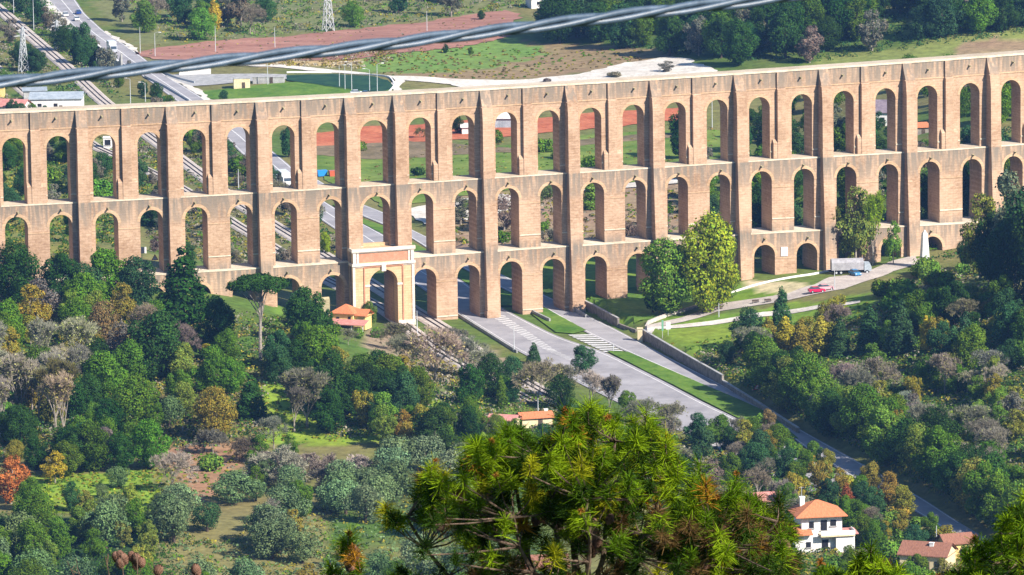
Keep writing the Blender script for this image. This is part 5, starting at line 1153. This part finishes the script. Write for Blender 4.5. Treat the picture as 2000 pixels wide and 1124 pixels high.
def car(px, py, col, label, flip=False, yaw=None, name='car'):
    p = hit(px, py); p.z += .2; r = empty(name, p, (yaw if yaw is not None else yaw_at(px, py))+(math.pi if flip else 0)); tag(r, label, 'car', 'cars in the valley'); m = paint('car_paint', col)
    b = MB(); extrude(b, [(-2.05, .3), (2.05, .3), (2.1, .62), (1.95, .82), (1.0, .95), (-1.75, 1.0), (-2.1, .85)], 1.75); b.build('body', m, r)
    b = MB(); extrude(b, [(1.0, .96), (.35, 1.4), (-1.2, 1.43), (-1.8, 1.0)], 1.7, 0, .3); b.build('cabin_glass', GLASS, r)
    b = MB(); b.box((-.42, 0, 1.44), (1.5, 1.3, .05)); b.build('roof', m, r)
    for s in (-.6, .6): b = MB(); b.box((2.06, s, .66), (.1, .35, .16)); b.build('headlight', WHITE, r)
    wheels(r, (-1.3, 1.3), 1.75); return r
def lorry(px, py, label, boxm, cabm, L=7.5, flip=False, yaw=None):
    p = hit(px, py); p.z += .2; r = empty('lorry', p, (yaw if yaw is not None else yaw_at(px, py))+(math.pi if flip else 0)); tag(r, label, 'lorry')
    b = MB(); b.box((-1.2, 0, 2.35), (L, 2.5, 2.8)); b.build('cargo_box', boxm, r); b = MB(); b.box((-.5, 0, .8), (L+1.5, 1.1, .25)); b.build('chassis', DARK, r)
    x0 = L/2-1.1
    b = MB(); extrude(b, [(x0, .6), (x0+2.1, .6), (x0+2.15, 1.5), (x0+1.8, 2.6), (x0, 2.75)], 2.35); b.build('cab', cabm, r); b = MB(); b.quad([(x0+2.16, -1, 1.55), (x0+2.16, 1, 1.55), (x0+1.85, 1, 2.45), (x0+1.85, -1, 2.45)]); b.build('windscreen', GLASS, r)
    wheels(r, (-L/2+.2, -L/2+1.3, x0+1.1), 2.45, .48); return r
car(128, 34, (.75, .76, .78), 'white car coming down the far road, leftmost of three', True); car(153, 29, (.02, .06, .25), 'dark blue car at the top of the far road'); car(150, 42, (.8, .8, .8), 'white car beside the dark blue one on the far road', True)
lorry(219, 104, 'white lorry on the far road between cable and top edge', paint('lorry_white', (.75, .76, .78)), paint('lorry_cab', (.5, .52, .56)), 5.5, True)
lorry(556, 362, 'white box lorry on the far road seen through an upper arch', paint('lorry_box', (.8, .82, .8)), WHITE, 7, True); car(537, 344, (.55, .65, .8), 'pale blue car just left of the white box lorry')
car(697, 186, (.8, .8, .8), 'white van like car just over the aqueduct top', yaw=.1); car(714, 188, (.03, .1, .2), 'dark car beside the white one over the aqueduct top', yaw=1.3)
car(1595, 573, (.62, .015, .09), 'bright red car parked on the park lane', yaw=.25); car(1612, 569, (.75, .4, .42), 'pale pink car behind the bright red one', yaw=.3); car(1670, 540, (.05, .25, .5), 'small blue car in front of the big grey lorry', yaw=-1.2)
r_ = empty('tarpaulin_lorry', hit(1655, 535), .1); tag(r_, 'big lorry with rounded grey tarpaulin under the trees by the arches', 'lorry')
b = MB(); pr = [(-1.3+0, 1.1), (1.3, 1.1), (1.35, 3.0), (1.0, 3.7), (0, 4.0), (-1.0, 3.7), (-1.35, 3.0)]
L_ = [(-4.2, y, z) for y, z in pr]; R_ = [(4.0, y, z) for y, z in pr]
for i in range(7): j = (i+1) % 7; b.quad([L_[i], R_[i], R_[j], L_[j]])
b.quad(L_[::-1]); b.quad(R_); b.build('tarpaulin', noisy('grey_tarpaulin', (.30, .29, .30), (.45, .44, .45), 1.2), r_); b = MB(); b.box((0, 0, .85), (9.5, 1.6, .4)); b.build('chassis', DARK, r_)
b = MB(); extrude(b, [(4.2, .7), (6.0, .7), (6.05, 1.7), (5.6, 2.8), (4.2, 2.9)], 2.4); b.build('cab', GREYR, r_); wheels(r_, (-3, -1.8, 4.9), 2.6, .5)
def bin_(px, py, col, label):
    p = hit(px, py); r = empty('skip_container', p, .3); tag(r, label, 'container'); m = paint('bin_paint', col)
    b = MB(); b.box((0, 0, .9), (2.6, 1.5, 1.5), 0, 0, 1.12); b.build('bin', m, r); b = MB(); b.box((0, 0, 1.75), (2.9, 1.75, .16)); b.build('lid', m, r)
bin_(629, 345, (.03, .28, .7), 'bright blue container seen through an upper arch'); bin_(652, 346, (.6, .12, .06), 'red container beside the blue one')
for i, (x, y) in enumerate([(199, 998), (221, 997)]):
    p = hit(x, y); r = empty('storage_tank', p, .2); tag(r, ['left', 'right'][i]+' one of two white storage tanks in the orchard', 'tank'); b = MB(); b.tube([(0, 0, 0), (0, 0, 1.2), (0, 0, 1.35)], [.6, .6, .4], 14); b.build('tank', WHITE, r); b = MB(); b.tube([(0, 0, 1.33), (0, 0, 1.5)], .22, 8); b.build('cap', DARK, r)
for i, (x, y, w_) in enumerate([(1405, 606, 1), (1476, 594, 1), (1500, 592, 1)]):
    p = hit(x, y); r = empty('park_bench', p, .3); tag(r, ['left', 'middle', 'right'][i]+' bench on the park lane edge', 'bench', 'park benches'); b = MB(); b.box((0, 0, .45), (1.8, .5, .07)); b.build('seat', BARK, r); b = MB(); b.box((0, .25, .75), (1.8, .06, .4)); b.build('backrest', BARK, r)
    for s in (-.75, .75): b = MB(); b.box((s, 0, .2), (.08, .5, .45)); b.build('leg', CONC, r)

# ------------------------------------------------------------------ overhead cable close to the camera
CAB = noisy('cable_sheath', (.045, .075, .11), (.08, .12, .17), 30, rough=.4, spec=.5)
Yc = 13.0; cp = [(-400, 203), (-150, 178), (0, 162), (250, 138), (500, 113), (750, 87), (1000, 57), (1250, 26), (1500, -1), (1750, -40), (2200, -105)]
W_ = [at_dist(x, y, Yc+ (x-1000)*.0006) for x, y in cp]
PTS = []
for i in range(len(W_)-1):
    for k in range(60): PTS.append(W_[i].lerp(W_[i+1], k/60))
PTS = [Vector(p) for p in PTS]
A_ = np.array([tuple(p) for p in PTS]); 
for _ in range(400): A_[1:-1] = (A_[:-2]+2*A_[1:-1]+A_[2:])/4
L_ = np.r_[0, np.cumsum(np.linalg.norm(np.diff(A_, axis=0), axis=1))]
cab = empty('overhead_cable', tuple(A_[0])); tag(cab, 'thick twisted overhead cable crossing the top of the view', 'cable')
rs = .0066; off = .0084; pitch = .5
for sN in range(3):
    b = MB(); P_ = []
    for i in range(len(A_)):
        t = Vector(A_[min(i+1, len(A_)-1)]-A_[max(i-1, 0)]).normalized(); n1 = t.cross(Vector((0, 0, 1))).normalized(); n2 = t.cross(n1)
        a = 2*math.pi*(-L_[i]/pitch+sN/3); P_.append(Vector(A_[i]-A_[0])+(n1*math.cos(a)+n2*math.sin(a))*off)
    b.tube(P_, rs, 12); b.build('strand', CAB, cab, smooth=True)

# ------------------------------------------------------------------ foreground pines
NEED = leafmat(); NEED.name = 'pine_needles'
CONE = noisy('pine_cone', (.10, .05, .03), (.30, .17, .12), 60, bump=.6); TWIG = noisy('pine_twig', (.05, .035, .025), (.20, .14, .10), 20)
def tufts_mesh(name, tufts, origin, parent, nl=(.10, .145), dens=84):
    V = []; Tn = []
    for c, ax, sc, col in tufts:
        n = int(dens*nr.uniform(.7, 1.2)); ax = np.array(ax)/np.linalg.norm(ax)
        a1 = np.cross(ax, [.3, .5, .81]); a1 /= np.linalg.norm(a1); a2 = np.cross(ax, a1)
        th = nr.uniform(.25, 1.9, n); ph = nr.uniform(0, 6.283, n); L = nr.uniform(*nl, n)*sc
        d = ax[None]*np.cos(th)[:, None]+(a1[None]*np.cos(ph)[:, None]+a2[None]*np.sin(ph)[:, None])*np.sin(th)[:, None]; d[:, 2] -= .12
        s0 = np.array(c)[None]-np.array(origin)[None]-ax[None]*(nr.rand(n)*.09*sc)[:, None]
        tip = s0+d*L[:, None]; tip[:, 2] -= L*.12; r = nr.randn(n, 3); w_ = np.cross(d, r); w_ /= np.linalg.norm(w_, axis=1)[:, None]; w_ *= .0025
        V.append(np.stack([s0-w_, s0+w_, tip+w_*.5, tip-w_*.5], 1).reshape(-1, 3))
        t = np.array(col)[None]*nr.uniform(.45, 1.5, (n, 1)); Tn.append(np.repeat(t, 4, axis=0))
    V = np.concatenate(V); Tn = np.concatenate(Tn); n = len(V)//4; me = bpy.data.meshes.new(name)
    me.vertices.add(4*n); me.vertices.foreach_set('co', V.astype('f').ravel()); me.loops.add(4*n); me.loops.foreach_set('vertex_index', np.arange(4*n, dtype='i'))
    me.polygons.add(n); me.polygons.foreach_set('loop_start', np.arange(0, 4*n, 4, dtype='i')); me.polygons.foreach_set('loop_total', np.full(n, 4, 'i'))
    a = me.attributes.new('tone', 'FLOAT_COLOR', 'POINT'); c4 = np.ones((4*n, 4), 'f'); c4[:, :3] = Tn.clip(0, 1); a.data.foreach_set('color', c4.ravel()); me.materials.append(NEED); me.update(calc_edges=True)
    o = bpy.data.objects.new(name, me); COL.objects.link(o); o.parent = parent; o.color = (1, 1, 1, 1); return o
def cone_mesh():
    b = MB(); n1, n2 = 14, 9
    for i in range(n2):
        t = i/n2; t2 = (i+1)/n2; ra = .026*math.sin(math.pi*(.12+t*.8))**.8; z = -.075*t
        for k in range(n1):
            a = 2*math.pi*(k+(i % 2)*.5)/n1; c = Vector((math.cos(a)*ra, math.sin(a)*ra, z)); o_ = Vector((math.cos(a), math.sin(a), .35)); tt = Vector((-math.sin(a), math.cos(a), 0))*.0075
            tipp = c+o_*.008; b.quad([c-tt+Vector((0, 0, .004)), c+tt+Vector((0, 0, .004)), tipp+tt*.3, tipp-tt*.3]); b.quad([tipp-tt*.3, tipp+tt*.3, c+tt-Vector((0, 0, .008)), c-tt-Vector((0, 0, .008))])
    b.tube([(0, 0, .01), (0, 0, -.02), (0, 0, -.05), (0, 0, -.078)], [.006, .022, .022, .004], 8)
    o = b.build('cone', CONE); me = o.data; bpy.data.objects.remove(o); return me
CM = cone_mesh()
LG1 = (.19, .29, .010); LG2 = (.09, .17, .008); LG3 = (.29, .30, .012); DK3 = (.03, .065, .008); ORN = (.36, .18, .02); BRT = (.13, .08, .03)  # LG3 paints sunlit highlights, DK3 the shade inside the crown
def pine(label, Y, sil, holes, tops, n, limbs, cones, trunkpx, densf, lowY=1000, ncones=30, ts=1.0):
    base = at_dist(trunkpx, 1500, Y); bz = Hf(base.x, Y); root = empty('pine_tree', (base.x, Y, bz)); tag(root, label, 'pine tree', 'young pines in the foreground')
    O = np.array([base.x, Y, bz]); tz = at_dist(trunkpx, 1330, Y)
    b = MB(); b.tube([(0, 0, -.4), (.1, .05, (tz.z-bz)*.5), (tz.x-O[0], 0, tz.z-bz)], [.16, .12, .06], 8); b.build('trunk', TWIG, root)
    # limbs
    nodes = []
    limbm = []
    for (lx, ly, dy) in limbs:
        e = at_dist(lx, ly, Y+dy); s = tz; mb = MB(); pts = []
        bend = Vector((nr.uniform(-.1, .1), nr.uniform(-.1, .1), -.25))
        for k in range(9):
            t = k/8; p_ = s.lerp(e, t)+bend*math.sin(math.pi*t)*(1-t*.4)+Vector(nr.uniform(-.025, .025, 3)); pts.append(p_); 
            if k >= 2: nodes.append((p_, len(limbm)))
        mb.tube([Vector(p_)-Vector(O) for p_ in pts], [.032*(1-t_/10)+.004 for t_ in range(9)], 6); limbm.append((mb, []))
    cand = []
    xs = [q[0] for q in sil]; ys = [q[1] for q in sil]
    for (x, y, s_) in tops: cand.append((x, y, nr.uniform(-.35, .1), s_, True))
    tries = 0
    while len(cand) < n and tries < n*20:
        tries += 1; x, y = nr.uniform(min(xs), max(xs)), nr.uniform(min(ys), max(ys)); X_ = np.array([x]); Y_ = np.array([y])
        if not pip(X_, Y_, sil)[0]: continue
        if any(pip(X_, Y_, hh)[0] for hh, pr_ in holes) and nr.rand() < [pr_ for hh, pr_ in holes if pip(X_, Y_, hh)[0]][0]: continue
        if nr.rand() > densf(x, y): continue
        cand.append((x, y, nr.normal(0, .55), nr.uniform(.6, 1.0)*ts, False))
    for x, y, dy, s_, top in cand:
        c = at_dist(x, y, Y+dy); best = min(nodes, key=lambda q: (q[0]-c).length+(.6 if q[0].z > c.z-.08 else 0)); li = best[1]
        up = Vector((nr.uniform(-.45, .45), nr.uniform(-.5, .3), 1)).normalized()
        if top: up = Vector((nr.uniform(-.12, .12), nr.uniform(-.2, .1), 1)).normalized()
        pb = best[0]; m_ = pb.lerp(c, .55)-Vector((0, 0, .06)); mb = limbm[li][0]; m2 = c-up*.09
        mb.tube([pb-Vector(O), m_-Vector(O), m2-Vector(O), c-Vector(O)], [.009, .006, .004, .003], 4, cap=False)
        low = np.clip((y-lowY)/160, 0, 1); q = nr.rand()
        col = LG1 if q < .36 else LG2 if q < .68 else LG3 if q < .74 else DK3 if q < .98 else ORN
        if nr.rand() < low*.6: col = BRT if nr.rand() < .35 else DK3  # lower tufts: crown's inner shade painted as dark needles, some brown
        for jj in range(2 if not top else 3):
            cc = c-up*(.07*jj)*s_+Vector(nr.uniform(-.02, .02, 3)); limbm[li][1].append((tuple(cc), tuple(up), s_*(1-.0*jj), col))
        if nr.rand() < (.5 if top else .05):   # upright bud / candle
            limbm[li][1].append((tuple(c+up*.03), tuple(up), .25, (.30, .13, .03)))
    for mb, tf in limbm:
        o = mb.build('limb', TWIG, root)
        if tf: tufts_mesh('needles', tf, O, o)
    for i in range(ncones):
        if i < len(cones): x, y = cones[i]
        else:
            c_ = cand[nr.randint(len(cand))]; x, y = c_[0]+nr.uniform(-20, 20), c_[1]+nr.uniform(5, 40)
            if y < 900: y += 120
        p_ = at_dist(x, y, Y-.25+nr.uniform(-.3, .15)); o = bpy.data.objects.new('cone', CM); COL.objects.link(o); o.parent = root; o.location = p_-Vector(O); o.rotation_euler = (nr.uniform(-.8, .8), nr.uniform(-.8, .8), nr.rand()*6); s_ = nr.uniform(.9, 1.35); o.scale = (s_,)*3
    return root
sil = [(735, 1200), (790, 1060), (755, 1000), (745, 985), (765, 985), (800, 1020), (818, 985), (812, 940), (838, 905), (870, 915), (890, 945), (905, 905), (918, 862), (955, 850), (985, 835), (1030, 830), (1060, 855), (1085, 835), (1110, 800), (1150, 785), (1190, 808), (1215, 825), (1262, 808), (1300, 840), (1322, 880), (1335, 950), (1362, 915), (1398, 955), (1438, 935), (1475, 965), (1500, 1000), (1522, 975), (1550, 1030), (1565, 1200)]
def dens_main(x, y): return 1.0 if (y < 1010 or x > 1290) else (.55 if x > 900 else .22)
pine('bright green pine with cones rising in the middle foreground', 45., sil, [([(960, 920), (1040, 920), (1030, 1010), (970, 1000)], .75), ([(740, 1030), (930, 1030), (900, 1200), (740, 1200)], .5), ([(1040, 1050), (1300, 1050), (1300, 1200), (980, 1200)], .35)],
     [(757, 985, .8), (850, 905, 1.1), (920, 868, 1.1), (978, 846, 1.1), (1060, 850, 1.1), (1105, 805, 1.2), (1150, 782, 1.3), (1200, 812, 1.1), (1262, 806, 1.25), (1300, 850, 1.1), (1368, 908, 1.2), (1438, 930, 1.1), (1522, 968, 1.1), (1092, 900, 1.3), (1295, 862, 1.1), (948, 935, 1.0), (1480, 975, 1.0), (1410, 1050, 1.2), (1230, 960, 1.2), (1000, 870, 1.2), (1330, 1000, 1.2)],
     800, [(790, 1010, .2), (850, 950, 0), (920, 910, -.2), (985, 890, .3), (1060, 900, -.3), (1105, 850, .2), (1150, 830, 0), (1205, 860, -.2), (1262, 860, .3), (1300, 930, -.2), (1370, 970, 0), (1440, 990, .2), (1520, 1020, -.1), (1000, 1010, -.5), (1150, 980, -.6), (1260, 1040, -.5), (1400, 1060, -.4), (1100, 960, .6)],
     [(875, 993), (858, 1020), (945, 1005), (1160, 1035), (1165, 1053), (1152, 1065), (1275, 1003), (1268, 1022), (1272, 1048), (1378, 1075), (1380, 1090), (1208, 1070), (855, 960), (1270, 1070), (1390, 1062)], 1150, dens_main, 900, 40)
sil2 = [(1565, 1200), (1590, 1115), (1610, 1105), (1640, 1120), (1680, 1090), (1700, 1075), (1740, 1095), (1790, 1130), (1840, 1130), (1870, 1095), (1900, 1065), (1945, 1030), (1970, 990), (2005, 980), (2060, 960), (2100, 1200)]
pine('blurred pine tips filling the lower right corner', 34., sil2, [], [(1603, 1105, .6), (1702, 1068, .7), (1905, 1060, .7), (1968, 985, .7), (2008, 972, .75)], 270,
     [(1600, 1150, 0), (1700, 1110, .2), (1760, 1170, -.2), (1910, 1120, 0), (1965, 1060, .2), (2015, 1030, -.2)], [], 1820, lambda x, y: 1.0, 1050, 8, .72)
sil3 = [(655, 1200), (665, 1060), (680, 1045), (700, 1065), (705, 1200), (640, 1200), (625, 1110), (610, 1150)]
pine('slim pine shoots left of the middle pine', 45., [(630, 1200), (625, 1105), (650, 1100), (665, 1050), (700, 1052), (702, 1120), (700, 1200)], [], [(681, 1047, 1.0), (645, 1100, .8), (665, 1130, .8)], 16, [(680, 1080, 0), (645, 1120, .1)], [(690, 1085), (694, 1098), (684, 1100)], 700, lambda x, y: 1.0, 1060, 6)
# dry cone-bearing twigs, bottom left
Y = 45.; base = at_dist(250, 1500, Y); bz = Hf(base.x, Y); root = empty('pine_tree', (base.x, Y, bz)); tag(root, 'bare pine twigs holding brown cones at the bottom left', 'pine tree', 'young pines in the foreground'); O = Vector((base.x, Y, bz))
top = at_dist(270, 1330, Y); b = MB(); b.tube([(0, 0, -.3), (.05, 0, (top.z-bz)*.6), top-O], [.12, .09, .04], 7); b.build('trunk', TWIG, root)
for i, (x, y, cs) in enumerate([(236, 1080, [(232, 1098), (240, 1096), (236, 1108), (246, 1100)]), (268, 1078, [(262, 1098), (270, 1100), (276, 1106), (266, 1112)]), (205, 1085, []), (306, 1112, [(306, 1120)]), (385, 1115, [(383, 1121), (388, 1122)]), (137, 1110, []), (150, 1108, [])]):
    e = at_dist(x, y, Y+nr.uniform(-.1, .1)); mb = MB(); mid_ = top.lerp(e, .55)+Vector((0, 0, -.12)); mb.tube([top-O, mid_-O, e-O], [.014, .008, .003], 5)
    for _ in range(5): q_ = mid_.lerp(e, nr.uniform(.3, 1)); mb.tube([q_-O, q_+Vector((nr.uniform(-.06, .06), 0, nr.uniform(.03, .1)))-O], .0025, 4)
    mb.build('twig', TWIG, root)
    for cx, cy in cs:
        p_ = at_dist(cx, cy, Y-.02); o = bpy.data.objects.new('cone', CM); COL.objects.link(o); o.parent = root; o.location = p_-O; o.rotation_euler = (nr.uniform(-.5, .5), nr.uniform(2.6, 3.6), nr.rand()*6); o.scale = (1.1,)*3

# ------------------------------------------------------------------ haze
hz = MB(); hz.box((0, 3050, 120), (5100, 7100, 460)); ho = hz.build('haze', []); 
hm = bpy.data.materials.new('haze'); hm.use_nodes = True; t = hm.node_tree; t.nodes.remove(t.nodes['Principled BSDF']); pv = N(t, 'ShaderNodeVolumePrincipled')
pv.inputs['Color'].default_value = (.25, .5, 1, 1); pv.inputs['Density'].default_value = .00005; pv.inputs['Anisotropy'].default_value = .2
t.links.new(pv.outputs[0], t.nodes['Material Output'].inputs['Volume']); ho.data.materials.append(hm); tag(ho, 'thin blue autumn haze over the valley', kind='stuff')
